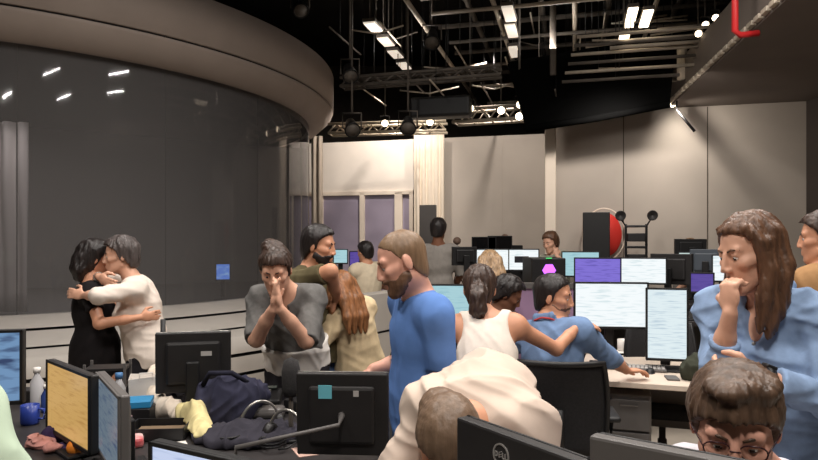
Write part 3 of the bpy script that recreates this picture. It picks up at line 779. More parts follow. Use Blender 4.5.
desk('dark cluttered desk in front of the person in the grey sweater', [(-2.1, 1.42), (-.12, 1.42), (-.12, 3.42), (-2.1, 3.42)], TOPZ, DESKD, [(-2.0, 1.52), (-.22, 1.52), (-.22, 3.32), (-2.0, 3.32)])
dv, dn = Vector((.69, -.72, 0)), Vector((.72, .69, 0)); dc = Vector((.34, 1.27, 0))
P4 = [dc - dv * .3 - dn * .45, dc + dv * .9 - dn * .45, dc + dv * .9 + dn * .27, dc - dv * .3 + dn * .27]
desk('near desk holding the two monitors seen from behind at bottom right', [(p.x, p.y) for p in P4], TOPZ, DESKD, [tuple(p.lerp(dc, .12).xy) for p in P4])
e0, e1 = Vector((1.02, 3.90, 0)), Vector((2.35, 3.45, 0)); en = Vector((.32, .947, 0))
desk('pale desk where the seated man in the blue shirt works', [tuple(e0.xy), tuple(e1.xy), tuple((e1 + en * .95).xy), tuple((e0 + en * .95).xy)], .755, DESKM,
     [tuple((e0 + en * .85 + Vector((.06, 0, 0))).xy), tuple((e1 + en * .85).xy), tuple((e1 + en * .1).xy)], .035, [((e0 + en * .6).xy, (e1 + en * .6).xy, .35, .72, mat('panel_grey', (120, 112, 106), rough=.6))])
t = thing('pedestal', 'grey drawer pedestal under the pale desk', 'drawer unit', (1.40, 4.1, 0), -.32)
bm = B(); box(bm, (0, 0, .35), (.26, .42, .62), 0, .008); obj('carcass', bm, mat('pedestal_grey', (104, 98, 94), rough=.5), t)
for k in range(3):
    bm = B(); box(bm, (0, -.222, .14 + k * .2), (.24, .02, .185), 0, .004); dr = obj('drawer', bm, GREYP, t)
    bm = B(); tube(bm, [(-.05, -.232, .2 + k * .2), (-.05, -.25, .2 + k * .2), (.05, -.25, .2 + k * .2), (.05, -.232, .2 + k * .2)], .004, 6); obj('handle', bm, DSTEEL, dr)
for sx in (-1, 1):
    for sy in (-1, 1):
        bm = B(); lathe(bm, [(.001, 0), (.02, 0), (.02, .04), (.001, .04)], (sx * .1, sy * .17, 0), 10); obj('foot', bm, BLACK, t)
# rows of desks further back
for (lb, x0, x1, y0, y1) in (('second-row desk behind the pale desk', 1.1, 3.6, 5.15, 5.95), ('third-row desk under the white displays', .3, 3.6, 6.55, 7.35), ('far desk along the beige back wall', .5, 2.2, 8.6, 9.3), ('small far desk beside the curved plinth', -1.0, -.25, 7.15, 7.85)):
    if x0 < 0: x0, x1 = -.58, .1; y0, y1 = 8.0, 8.6
    desk(lb, [(x0, y0), (x1, y0), (x1, y1), (x0, y1)], .95 if y0 > 5 else .8, DESKD, [(x0 + .08, y0 + .08), (x1 - .08, y0 + .08), (x0 + .08, y1 - .08), (x1 - .08, y1 - .08)], .04, [((x0, y0 + .3), (x1, y0 + .3), .3, .9, DARK)])
t = thing('desk_divider', 'lilac desk divider with a dark cap behind the seated man', 'divider', (0, 0, 0))
a, b = at(500, 0, 4.78), at(578, 0, 4.72)
bm = B(); wallbox(bm, (a.x, a.y, 0), (b.x, b.y, 0), .06, 1.245, .04); obj('panel', bm, mat('lilac_cloth', (158, 128, 158), rough=.9, var=.05), t)
bm = B(); wallbox(bm, (a.x - .02, a.y, 0), (b.x + .02, b.y, 0), 1.245, 1.285, .07); obj('cap', bm, GREYP, t)
for q in (a, b):
    bm = B(); box(bm, (q.x, q.y, .03), (.06, .35, .06), 0, .006); obj('foot', bm, DSTEEL, t)

# ---- monitors
def monitor(label, c, n, w, h, base, scr=None, tilt=0.0, case=BLACK, logo=False, sticker=None, arm=False, rim=None, group=None, cat='monitor', dep=.045, nostand=False):
    """c: centre of the display, n: the way the display faces, base: height of what it stands on"""
    n = Vector(n).normalized(); rz = math.atan2(n.x, -n.y)
    t = thing('monitor', label, cat, (c[0], c[1], base), rz, group); z = c[2] - base
    M = Matrix.Translation((0, 0, z)) @ Matrix.Rotation(tilt, 4, 'X')
    bm = B(); box(bm, (0, dep * .35, 0), (w, dep * .7, h), 0, .006, M); box(bm, (0, dep * .8, 0), (w * .72, dep * .55, h * .7 if not logo else h * .5), 0, .012, M @ Matrix.Translation((0, 0, -.05 if logo else 0))); cs = obj('case', bm, case, t)
    bm = B(); fr = .012
    for (x, zz, sx, sz) in ((0, h / 2 - fr / 2, w, fr), (0, -h / 2 + fr * .7, w, fr * 1.4), (-w / 2 + fr / 2, 0, fr, h), (w / 2 - fr / 2, 0, fr, h)): box(bm, (x, -.003, zz), (sx, .008, sz), 0, .002, M)
    obj('bezel', bm, rim or BLACK, t)
    bm = B(); sx, sz = w / 2 - fr, h / 2 - fr
    quad(bm, [M @ Vector(p) for p in ((-sx, -.0015, -sz + .004), (sx, -.0015, -sz + .004), (sx, -.0015, sz), (-sx, -.0015, sz))]); obj('screen', bm, scr or mat('screen_off', (14, 14, 16), rough=.2), t)
    if not nostand:
        bm = B()
        if arm:
            tube(bm, [(0, dep, z), (0, dep + .06, z - .02), (arm, .16, z - .09), (arm, .16, .0)], [.014, .008, .008, .014], 10); obj('arm', bm, SILVER if arm == 'x' else GREYP, t, True)
            bm = B(); lathe(bm, [(.001, 0), (.06, 0), (.06, .02), (.001, .02)], (arm, .16, 0), 20); obj('clamp_base', bm, BLACK, t)
        else:
            box(bm, (0, dep + .03, z / 2 + .02), (.06, .03, max(.08, z - .02)), 0, .006); obj('stand', bm, BLACK, t)
            bm = B(); box(bm, (0, dep + .01, .008), (.24, .19, .016), 0, .007); obj('base', bm, BLACK, t)
    if logo:
        bm = B(); q = M @ Matrix.Translation((logo[2], dep * .7 + .001, logo[1])) @ Matrix.Rotation(PI / 2, 4, 'X')
        R_ = logo[0]; bm2 = B(); lathe(bm2, [(R_ * .86, -.001), (R_, -.001), (R_, .002), (R_ * .86, .002)], (0, 0, 0), 36, closed=True)
        def bar(x0, y0, x1, y1, th=.09): 
            d = Vector((x1 - x0, y1 - y0, 0)); box(bm2, ((x0 + x1) / 2 * R_, (y0 + y1) / 2 * R_, 0), (d.length * R_ + th * R_, th * R_, .003), math.atan2(d.y, d.x))
        y0, y1 = -.2, .2                      # the four letters of the round badge
        bar(-.72, y0, -.72, y1); bar(-.72, y1, -.5, y1 - .05); bar(-.72, y0, -.5, y0 + .05); bar(-.45, y0 + .1, -.45, y1 - .1)
        ex = -.2
        for yy in (-.2, 0, .2): bar(ex, yy, ex + .28, yy + .12, .07)
        bar(ex, y0, ex, y1)
        for lx in (.22, .54): bar(lx, y0, lx, y1); bar(lx, y0, lx + .2, y0)
        bm2.transform(q @ Matrix.Scale(-1, 4, (1, 0, 0)) @ Matrix.Rotation(PI, 4, 'Z') @ Matrix.Scale(-1, 4, (0, 1, 0)) if False else q @ Matrix.Scale(-1, 4, (1, 0, 0)))
        bm.free(); obj('logo_badge', bm2, mat('badge_silver', (178, 174, 170), rough=.35, metal=.5), t)
    for (sx, sz, sw_, sh_, sm, nm) in (sticker or []):
        bm = B(); box(bm, (sx, dep * .72 + .0015 if abs(sx) > w * .36 or abs(sz) > h * .35 else dep * 1.08, sz), (sw_, .002, sh_), 0, 0, M); obj(nm, bm, sm, t)
    return t
CYAN = mat('sticky_note', (110, 190, 205), rough=.8); LABELM = mat('label_grey', (176, 172, 168), rough=.7)
def between(a, b, zt, h): a, b = Vector(a), Vector(b); return Vector(((a.x + b.x) / 2, (a.y + b.y) / 2, zt - h / 2))
# two at the bottom right, seen from behind
monitor('black monitor seen from behind with a round lettered badge, below the bowed man', between((.138, 1.53), (.345, 1.22), 1.17, .31), (.832, .554, 0), .375, .31, TOPZ, None, 0, DARK, (.0255, .108, .03))
monitor('grey-backed monitor seen from behind in front of the person with glasses', between((.352, 1.212), (.74, .905), 1.224, .31), (.62, .785, 0), .495, .31, TOPZ, None, 0, mat('case_grey', (84, 80, 78), rough=.5))
# at the left desk
monitor('black monitor with a cyan sticky note on its back', Vector((at(343.5, 0, 2.42).x, 2.42, 1.098 - .155)), (.06, 1, 0), .345, .31, TOPZ, None, -.06, DARK, None, [(.06, .09, .05, .05, CYAN, 'sticky_note'), (-.055, .085, .02, .022, LABELM, 'label')], .36, SILVER)
monitor('black monitor seen from behind with a small grey label, left of the grey sweater', Vector((at(194, 0, 3.1).x, 3.1, 1.155 - .145)), (-.25, 1, 0), .345, .29, TOPZ, None, -.05, DARK, None, [(-.06, .045, .05, .022, LABELM, 'label')], False, SILVER)
monitor('monitor with a glowing amber screen on the cluttered desk', (-1.37, 2.575, .933), (-.70, -.72, 0), .50, .30, TOPZ, screen_mat('amber_screen', (216, 172, 102), (194, 148, 82), .8), 0, DARK)
monitor('monitor with a grey-blue screen turned edge-on beside the amber one', (-1.09, 2.32, .925), (-.83, -.56, 0), .50, .30, TOPZ, screen_mat('slate_screen', (118, 134, 148), (80, 98, 128), .7), 0, GREYP, rim=GREYP)
monitor('near monitor with a pale blue-white screen at the bottom edge', (-.445, 1.52, .925), (-.49, -.87, 0), .50, .30, TOPZ, screen_mat('pale_screen', (196, 208, 236), (170, 186, 220), 1.0), 0, BLACK)
monitor('monitor with a blue patterned screen at the far left edge', (-1.83, 2.62, 1.215 - .15), (.22, -.97, 0), .46, .31, TOPZ, screen_mat('blue_screen', (120, 158, 200), (50, 70, 110), .8, 6), 0, DARK, None, None, False, None, None, 'monitor', .06)
# mid room
WHT = screen_mat('white_screen', (238, 244, 246), (206, 222, 226), 1.05); CYN = screen_mat('cyan_screen', (172, 214, 222), (150, 196, 210), .9); PUR = screen_mat('purple_screen', (128, 112, 214), (98, 84, 180), .95)
PALE = screen_mat('pale_green_screen', (206, 224, 220), (176, 200, 196), .95); VIO = screen_mat('violet_screen', (96, 76, 168), (76, 60, 150), .8); WHT2 = screen_mat('document_screen', (222, 236, 240), (180, 200, 214), 1.0, 22)
def mrect(label, x0, y0, x1, y1, Y, scr, base, n=None, **k):
    c = at((x0 + x1) / 2, (y0 + y1) / 2, Y); w = (x1 - x0) / FPX * Y; h = (y1 - y0) / FPX * Y
    n = n or (-c.x, -c.y, 0); q = Vector(n).normalized(); v = Vector((-c.x, -c.y, 0)).normalized(); w /= max(.3, q.dot(v))
    return monitor(label, c, n, w + .024, h + .026, base, scr, **k)
mrect('wide white-screened monitor in front of the seated man in the blue shirt', 577, 284, 645, 327, 4.28, WHT, .755, (-.12, -1, 0))
mrect('upright portrait monitor with a pale document, right of the wide white one', 649, 290, 685, 359, 4.12, WHT2, .755, (-.25, -1, 0))
mrect('purple-screened monitor above the wide white one', 576, 259, 619, 283, 5.6, PUR, .95)
mrect('white-screened monitor right of the purple one', 621, 259, 664, 283, 5.6, WHT, .95)
mrect('pale-screened monitor half hidden behind the purple one', 563, 252.5, 598, 276, 6.9, CYN, .95)
mrect('white-screened monitor behind the long blonde hair', 477, 250, 508, 270, 6.9, WHT, .95)
mm = mrect('white-screened monitor with a small dark picture, right of the blonde hair', 509, 250, 538, 270, 6.9, WHT, .95)
bm = B(); box(bm, (-.02, -.004, at(0, 259.5, 6.9).z - .95), (.15, .003, .07), 0, 0); obj('screen_picture', bm, mat('picture_dark', (40, 40, 46), rough=.3, emit=.1), mm)
mrect('small pale green screen left of the long-haired woman in denim', 680, 253, 699, 268, 6.9, PALE, .95)
mrect('bright white screen just left of the face of the woman in denim', 714, 256, 731, 281, 5.5, WHT, .95)
mrect('small violet screen below the pale green one', 692, 274, 712, 292, 5.2, VIO, .95)
mrect('cyan-screened monitor between the blue T-shirt and the hair bun', 428, 286, 472, 318, 4.6, CYN, .72, (-.1, -1, 0))
mrect('small white-screened monitor behind the man in olive', 334, 250, 347, 263, 8.2, CYN, .95)
mrect('monitor with dark back next to the small far white screen', 350, 252, 359, 268, 8.2, VIO, .95)
monitor('dark-backed monitor right of the white screen in the second row', at(672, 269, 5.7), (.75, .66, 0), .38, .27, .95, None, 0, DARK)
monitor('blue-grey-backed monitor beside the small pale green screen', at(706, 262, 6.5), (.5, .9, 0), .3, .26, .95, None, 0, mat('case_slate', (70, 76, 84), rough=.5))
monitor('dark-backed monitor at the left of the far white screens', at(464, 256, 6.9), (-.3, 1, 0), .28, .2, .95, None, 0, BLACK)
for (x, y, Y, lb) in ((484, 244, 8.9, 'small dark monitor on the far desk, left one'), (500, 243, 8.9, 'small dark monitor on the far desk, right one'), (690, 248, 7.1, 'dark monitor top with a pale rim in the third row'), (738, 249, 7.0, 'dark monitor half hidden by the face of the woman in denim')):
    monitor(lb, at(x, y, Y), (.1, 1, 0) if Y < 8 else (0, -1, 0), .34, .2, .95, None, 0, BLACK, rim=SILVER if Y < 8 else BLACK)
t = thing('computer_tower', 'black computer tower with a glowing purple emblem', 'computer', (at(547, 0, 5.62).x, 5.62, .95), .05)
cz = at(0, 262, 5.62).z - .95
bm = B(); box(bm, (0, .12, .25), (.3, .36, .5), 0, .01); obj('case', bm, BLACK, t)
bm = B(); lathe(bm, [(.001, 0), (.055, 0), (.06, .006), (.001, .006)], (0, 0, 0), 6); bm.transform(Matrix.Translation((.0, -.064, at(0, 270, 5.62).z - .95)) @ Matrix.Rotation(PI / 2, 4, 'X')); obj('emblem', bm, mat('purple_glow', (176, 90, 236), emit=1.6), t)
bm = B(); box(bm, (0, -.063, at(0, 258, 5.62).z - .95), (.05, .006, .008)); obj('status_light', bm, mat('green_glow', (70, 200, 110), emit=.8), t)

# ---- office chair
MESHB = mat('mesh_back', (24, 23, 25), rough=.8, var=.3, scale=90)
def make_chair(label, loc, rz):
    t = thing('office_chair', label, 'office chair', loc, rz, 'black office chairs')
    bm = B(); box(bm, (0, 0, .47), (.5, .48, .08), 0, .035, None, 3); obj('seat', bm, MESHB, t, True)
    bm = B(); n, mz = 12, 10; gr = []
    for i in range(mz + 1):
        zz = .54 + .46 * i / mz; hw = .235 - .03 * (abs(i / mz - .45) ** 2) * 3
        gr.append([bm.verts.new((hw * (2 * k / n - 1), -.235 - .06 * (1 - (2 * k / n - 1) ** 2) + .03 * math.sin(i / mz * PI) - .07 * i / mz, zz)) for k in range(n + 1)])
    for i in range(mz):
        for k in range(n): bm.faces.new((gr[i][k], gr[i][k + 1], gr[i + 1][k + 1], gr[i + 1][k]))
    bk_ = obj('backrest', bm, MESHB, t, True); md = bk_.modifiers.new('s', 'SOLIDIFY'); md.thickness = .018
    rim = [gr_ for gr_ in ()]
    bm = B(); P_ = []
    for i in range(mz + 1): zz = .54 + .46 * i / mz; hw = .235 - .03 * (abs(i / mz - .45) ** 2) * 3; P_.append((hw, -.235 + .03 * math.sin(i / mz * PI) - .07 * i / mz, zz))
    top = [(P_[-1][0] * (1 - 2 * k / 10), P_[-1][1] - .06 * (1 - (1 - 2 * k / 10) ** 2), P_[-1][2]) for k in range(11)]
    tube(bm, P_ + top[1:-1] + [(-x, y, z) for x, y, z in P_[::-1]], .014, 8); obj('back_frame', bm, BLACK, t, True)
    bm = B(); tube(bm, [(0, -.05, .42), (0, -.26, .42), (0, -.33, .6), (0, -.34, .78)], .022, 8); obj('back_support', bm, BLACK, t, True)
    for sx in (-1, 1):
        bm = B(); tube(bm, [(sx * .24, 0, .45), (sx * .29, 0, .47), (sx * .29, 0, .66)], .016, 8); box(bm, (sx * .29, .02, .675), (.07, .25, .03), 0, .012); obj('armrest', bm, BLACK, t, True)
    bm = B(); tube(bm, [(0, 0, .09), (0, 0, .25), (0, 0, .25), (0, 0, .43)], [.03, .03, .022, .022], 12); obj('gas_column', bm, DSTEEL, t, True)
    for k in range(5):
        a = k * 2 * PI / 5 + .3; bm = B(); tube(bm, [(0, 0, .11), (.3 * math.cos(a), .3 * math.sin(a), .075)], [.028, .018], 8); lg = obj('base_spoke', bm, BLACK, t, True)
        bm = B(); lathe(bm, [(.001, -.02), (.027, -.02), (.027, .02), (.001, .02)], (0, 0, 0), 14); bm.transform(Matrix.Translation((.3 * math.cos(a), .3 * math.sin(a), .0275)) @ Matrix.Rotation(a, 4, 'Z') @ Matrix.Rotation(PI / 2, 4, 'X')); obj('caster', bm, BLACK, lg, True)
    return t
CH = make_chair('black mesh-backed office chair of the seated man in the blue shirt', (at(560, 0, 3.3).x, 3.42, 0), -.15)
dup(CH, (-.13, 3.74, 0), PI * .75, 'black office chair behind the man in the blue T-shirt')
dup(CH, (1.02, 1.78, 0), 2.2, 'black office chair of the person with glasses at bottom right')
dup(CH, (.48, 4.25, 0), -1.3, 'black office chair of the dark-clothed person beside the lilac divider')

# ================================================================== people
SK1 = skin('skin_fair', (214, 164, 138)); SK2 = skin('skin_warm', (200, 144, 114)); SK3 = skin('skin_rosy', (218, 162, 140)); SK4 = skin('skin_brown', (120, 80, 60))
HB = hairm('hair_black', (34, 28, 27)); HDB = hairm('hair_dark_brown', (62, 46, 38)); HBR = hairm('hair_brown', (92, 64, 46)); HLB = hairm('hair_light_brown', (128, 98, 70)); HBL = hairm('hair_blonde', (150, 122, 92)); HAU = hairm('hair_auburn', (138, 92, 58)); HGR = hairm('hair_grey_dark', (78, 70, 68))
DEN = cloth('denim_shirt', (132, 154, 186), .12, 22); BLU = cloth('blue_tee', (98, 134, 196), .06, 12); CRM = cloth('cream_shirt', (206, 187, 172), .04, 10); GRS = cloth('grey_sweater', (104, 102, 100), .1, 40); OLV = cloth('olive_shirt', (88, 80, 58), .1, 20)
WTK = cloth('white_tank', (228, 216, 204), .04, 20); BSH = cloth('blue_shirt', (112, 136, 172), .08, 20); BLK = cloth('black_dress', (30, 27, 28), .1, 20); WHS = cloth('white_top', (226, 212, 200), .05, 20); JEAN = cloth('jeans', (66, 82, 112), .12, 30); DTR = cloth('dark_trousers', (34, 32, 36), .1, 20); KHK = cloth('tan_cloth', (160, 122, 84), .08, 20); MINT = cloth('mint_shirt', (196, 214, 190), .04, 12); GRY = cloth('grey_shirt', (138, 132, 126), .06, 20); UND = cloth('undershirt_white', (226, 220, 214), .03, 20); BRN = cloth('dark_brown_cloth', (44, 32, 30), .1, 20)
SHORT = dict(t=.012, amp=.003)
def A(w, hint=(0, 0, -1), d=None, n=(0, 0, -1), curl=.4): return dict(w=w, hint=hint, d=d, n=n, curl=curl)
def feet(x, y, fx, fy, gap=.2, t=None):
    f = un((fx, fy, 0)); r = nv((f[1], -f[0], 0))
    return [dict(f=nv((x, y, 0)) - r * gap / 2, t=f), dict(f=nv((x, y, 0)) + r * gap / 2, t=f)]
def T(m, **k): return dict(m=m, **k)

# --- the woman in denim, hand at her mouth
def denim_extra(c):
    b, org = c['body'], c['org']
    E, Wr = c['el'][0][1], c['el'][0][2]
    # turned-back cuff and watch on the folded arm
    d = un(Wr - E); p = E + (Wr - E) * .93; bm = B(); q = Vector(d).to_track_quat('Z', 'Y').to_matrix().to_4x4()
    lathe(bm, [(.031, -.012), (.034, -.012), (.034, .012), (.031, .012)], (0, 0, 0), 20, closed=True); box(bm, (0, .033, 0), (.03, .012, .034), 0, .004)
    bm.transform(Matrix.Translation(Vector(p - org)) @ q); o = obj('wristwatch', bm, BLACK, b, True); o['label'] = 'black wristwatch'
    for k in range(5):
        p = c['C'] + c['Fc'] * (.125 + .012 * k) * 1.0 - c['uC'] * (.12 + .085 * k); bm = B(); bmesh.ops.create_uvsphere(bm, u_segments=10, v_segments=6, radius=.007); obj('button', bm, SILVER, b, True, loc=Vector(p - org))
LONG = dict(m=HBR, t=.011, amp=.0035, part=.2, line=([-.14, -.05, -.02, .01, .03, .05, .085, .13], [-.11, -.11, -.10, -.03, .03, .06, .09, .1]),
    locks=[([(s * .06, .035, .085), (s * .08, .012, .03), (s * .083, .012, -.05), (s * .08, .05, -.14), (s * .074, .095, -.225)], [.018, .024, .026, .026, .01]) for s in (-1, 1)] +
          [([(s * .058, -.05, .05), (s * .07, -.045, -.05), (s * .07, .0, -.15), (s * .068, .05, -.245)], [.034, .034, .034, .012]) for s in (-1, 1)] +
          [([(s * .075, -.02, .03), (s * .083, -.015, -.08), (s * .08, .03, -.17), (s * .078, .075, -.25)], [.02, .026, .027, .01]) for s in (-1, 1)] +
          [([(0, -.08, .03), (0, -.07, -.08), (.0, -.03, -.18), (0, .02, -.25)], [.034, .04, .036, .014])])
person('woman in a denim shirt with long brown hair, standing with one fist to her mouth', (1.20, 2.12, .93), (1.165, 2.09, 1.395), (1.085, 2.04, 1.55), (-.95, -.16, -.26), (-.74, -.67, 0),
       [A((.995, 1.82, 1.205), (.5, -.3, -.8), (-.8, .5, -.05), (.1, .6, .2), .6), A((.975, 1.95, 1.365), (-.2, -.25, -.9), (.0, .1, 1), (.75, .3, .0), 1.2)],
       feet(1.22, 2.14, -.74, -.67), 1.0, True, .0052, hu=(-.2, 0, 1), skin_m=SK1, hs=.99, collar=True,
       top=T(DEN, inf=.02, hem=-.16, sl=(1.8, 1.62), fold=.010, freq=11, seed=4, neck=(.06, .07, .05), nf=.05, vneck=.1), bottom=dict(m=DTR), hair=LONG, extra=denim_extra)

# --- person with glasses, bottom right
def glasses_extra(c):
    b, org, g, R, F, Up, hs = c['body'], c['org'], c['g'], c['R'], c['F'], c['Up'], c['hs']
    bm = B()
    for q in (-1, 1):
        P_ = [Vector(g(q * (.033 + .025 * math.cos(a)), .098 - .008 * abs(math.cos(a)), .002 + .02 * math.sin(a)) - org) for a in np.linspace(0, 2 * PI, 17)]
        tube(bm, P_, .0018, 6, False); tube(bm, [Vector(g(q * .058, .092, .006) - org), Vector(g(q * .082, .03, .01) - org), Vector(g(q * .083, -.02, .004) - org)], .0018, 6)
    tube(bm, [Vector(g(-.01, .1, .006) - org), Vector(g(.01, .1, .006) - org)], .0018, 6); o = obj('glasses', bm, mat('glasses_frame', (60, 30, 34), rough=.3), b, True); o['label'] = 'thin dark-framed glasses'
person('person with tousled dark brown hair and glasses, looking down at the bottom right', (.98, 1.72, .56), (.84, 1.52, 1.015), (.71, 1.40, 1.18), (-.42, -.85, -.32), (-.6, -.8, 0),
       [A((.80, 1.30, .79), (.5, -.1, -.6), None, (0, 0, -1)), A((.60, 1.48, .79), (-.3, .3, -.6), None, (0, 0, -1))],
       [dict(f=(.85, 1.25, 0), t=(-.6, -.8, 0)), dict(f=(.60, 1.52, 0), t=(-.6, -.8, 0))], 1.0, False, .0055, skin_m=SK3, hs=1.03, pf=(-.6, -.8, 0),
       top=T(cloth('pale_grey_shirt', (196, 192, 198), .06, 20), inf=.018, sl=1.7, hem=-.05, seed=8), bottom=dict(m=DTR),
       hair=dict(m=hairm('hair_tousled', (84, 64, 50)), t=.016, amp=.003, blobs=[((.01, .04, .118), (.05, .05, .022)), ((-.045, -.0, .105), (.04, .06, .022))], line=([-.14, -.05, -.012, .012, .03, .055, .075, .13], [-.11, -.1, -.02, -.03, .02, .045, .06, .07])), extra=glasses_extra)

# --- bowed man in a cream shirt
person('man in a cream shirt bent low over the desk, crown of his head showing', (.33, 2.58, .84), (.21, 2.03, 1.01), (.108, 1.82, 1.025), (-.08, -.4, -.92), (-.2, -.3, -.92),
       [A((.36, 1.80, .80), (.35, .5, -.4), (-.5, -.85, 0), (0, 0, -1), .3), A((.0, 1.82, .80), (-.35, .5, -.4), (.2, -.9, 0), (0, 0, -1), .3)],
       feet(.38, 2.72, -.35, -.9, .26), 1.04, False, .0058, hu=(0, -1, .35), pf=(-.35, -.93, 0), skin_m=SK2, bow=.12, hs=1.03, sw_=.165,
       top=T(CRM, inf=.032, hem=-.12, sl=.85, fold=.012, freq=9, seed=13, neck=(.03, .03, .02), nf=.06), bottom=dict(m=DTR), hair=dict(m=hairm('hair_cropped', (112, 90, 72), .15), t=.012, amp=.0012, blobs=[((.02, -.10, -.05), (.06, .05, .065)), ((.055, -.07, -.045), (.03, .05, .05))], line=([-.14, -.05, -.012, .004, .012, .02, .04, .06, .08, .13], [-.16, -.15, -.06, -.022, -.005, .035, .056, .074, .085, .09])))

# --- blue T-shirt man
person('man in a bright blue T-shirt with short fair hair and beard, facing left', (.055, 2.70, .93), (.045, 2.66, 1.36), (-.03, 2.60, 1.502), (-.93, -.16, -.36), (-.93, -.34, 0),
       [A((.10, 2.45, .82), (.2, .3, -.1), (-.3, -.2, -1), (.6, .8, 0), .4), A((-.155, 2.78, 1.035), (.6, .4, -.6), (-.8, -.1, -.5), (0, 0, -1), .4)],
       feet(.06, 2.72, -.93, -.3), .93, False, .0058, hu=(-.25, 0, 1), skin_m=SK3, hs=1.03,
       top=T(BLU, inf=.017, hem=-.14, sl=.78, fold=.006, freq=7, seed=21, neck=(.066, .07, .05)), bottom=dict(m=JEAN), hair=dict(m=hairm('hair_fair_cropped', (126, 100, 76), .14), t=.002, amp=.0012, line=([-.14, -.07, -.04, -.018, .0, .012, .03, .05, .07, .13], [-.1, -.09, -.06, -.01, -.012, .02, .05, .07, .086, .095])), beard=dict(m=hairm('beard_brown', (104, 76, 58)), t=.004))

# --- woman in a white tank top
PONY = dict(m=HDB, t=.013, amp=.004, line=([-.14, -.05, -.012, .012, .03, .055, .075, .13], [-.1, -.09, -.03, .0, .03, .06, .08, .09]), blobs=[((0, -.125, -.035), (.045, .05, .05))],
            locks=[([(0, -.12, -.03), (0, -.15, -.07), (0, -.14, -.13), (.0, -.115, -.165)], [.035, .045, .046, .028])])
person('woman in a white tank top with a low bun, arm stretched to the seated man', (.38, 3.08, .80), (.392, 3.30, 1.195), (.372, 3.38, 1.335), (.15, .93, -.28), (.12, .98, 0),
       [A((.22, 3.62, .86), (-.9, -.2, -.3), None), A((.915, 3.50, 1.12), (.2, -.3, -.8), (.95, .2, .05), (0, .3, -1), .3)],
       feet(.38, 3.02, .1, 1, .22), .98, True, .006, skin_m=SK2, hs=.98, pf=(.1, 1, 0), eyes=False,
       top=T(WTK, name='tank_top', inf=.014, hem=-.1, sl=0, fold=.005, seed=5, neck=(.085, .14, .085), nf=0), bottom=dict(m=JEAN), hair=PONY)

# --- seated man in a blue shirt
def lanyard_extra(c):
    b, org = c['body'], c['org']; C, Fc, Rc, uC = c['C'], c['Fc'], c['Rc'], c['uC']
    pts = [C - Fc * .08 + uC * .02 - Rc * .05, C - uC * .01 - Rc * .095 + Fc * .02, C - uC * .1 - Rc * .08 + Fc * .13, C - uC * .26 + Fc * .165, C - uC * .1 + Rc * .08 + Fc * .13, C - uC * .01 + Rc * .095 + Fc * .02, C - Fc * .08 + uC * .02 + Rc * .05, C - Fc * .085 + uC * .03, C - Fc * .08 + uC * .02 - Rc * .05]
    bm = B(); tube(bm, [Vector(p - org) for p in pts], .006, 6, False); o = obj('lanyard', bm, mat('lanyard_red', (176, 60, 62), rough=.8), b, True); o['label'] = 'red lanyard'
person('seated man in a blue shirt with dark hair and stubble, hand on the mouse', (.80, 3.52, .60), (.80, 3.66, 1.115), (.835, 3.70, 1.268), (.9, -.38, -.12), (.62, .78, 0),
       [A((.66, 3.92, .82), (-.8, -.2, -.3), None), A((1.335, 3.86, .79), (.5, -.5, -.6), (.95, .3, -.05), (0, 0, -1), .35)],
       [dict(f=(.80, 4.0, 0), t=(.4, .9, 0), hint=(0, .4, 1)), dict(f=(1.05, 3.95, 0), t=(.4, .9, 0), hint=(.2, .4, 1))], 1.0, False, .006, pf=(.4, .92, 0), skin_m=SK2, hs=1.04,
       top=T(BSH, inf=.016, hem=-.06, sl=1.35, fold=.008, seed=31, neck=(.066, .07, .05)), collar=True, bottom=dict(m=DTR), hair=dict(m=HB, t=.010, amp=.002), beard=dict(m=hairm('stubble', (104, 74, 58)), t=.0015), extra=lanyard_extra)

# --- person in the grey sweater, hands pressed to the mouth
BUN = dict(m=HDB, t=.013, amp=.004, blobs=[((.02, -.055, .115), (.055, .05, .04))], line=([-.14, -.05, -.012, .012, .03, .055, .075, .13], [-.1, -.09, -.05, -.03, .03, .06, .072, .085]))
person('person in a grey V-neck sweater leaning forward with both hands pressed to the mouth', (-.67, 3.84, .90), (-.70, 3.62, 1.30), (-.725, 3.49, 1.435), (.02, -.88, -.46), (-.05, -.95, -.2),
       [A((-.66, 3.31, 1.235), (.22, -.2, -.95), (-.13, -.05, 1), (-1, .0, 0), .12), A((-.705, 3.31, 1.235), (-.22, -.2, -.95), (.13, -.05, 1), (1, .0, 0), .12)],
       feet(-.66, 3.92, 0, -1, .24), 1.0, False, .006, skin_m=SK1, pf=(0, -1, 0), bow=.03, sw_=.155, hs=1.0,
       top=T(GRS, name='sweater', inf=.02, hem=.075, sl=1.0, fold=.007, freq=9, seed=17, neck=(.075, .08, .055), vneck=.12, under=(UND, -.02)), bottom=dict(m=DTR), hair=BUN)

# --- hugging pair by the glass
person('woman in a black dress with dark hair, hugged by the woman in white', (-2.12, 4.34, .88), (-2.14, 4.33, 1.30), (-2.13, 4.36, 1.475), (.75, .55, -.1), (.9, .4, 0),
       [A((-1.86, 4.60, 1.12), (.1, .6, -.6), (.3, -.9, .1), (-1, 0, 0)), A((-1.74, 4.14, 1.10), (.0, -.7, -.6), (.7, .5, .05), (-.5, .8, 0), .3)],
       feet(-2.12, 4.34, .9, .4, .16), .97, True, .0075, skin_m=SK2,
       top=T(BLK, name='dress', inf=.014, skirt=.52, sl=(.6, .6), fold=.005, seed=6), hair=dict(m=HB, t=.02, amp=.004, locks=[([(s * .03, -.09, .0), (s * .035, -.1, -.08), (s * .03, -.09, -.14)], [.05, .05, .03]) for s in (-1, 1)], line=([-.14, -.05, -.01, .02, .045, .06, .085, .13], [-.12, -.11, -.09, -.0, .045, .07, .085, .09])))
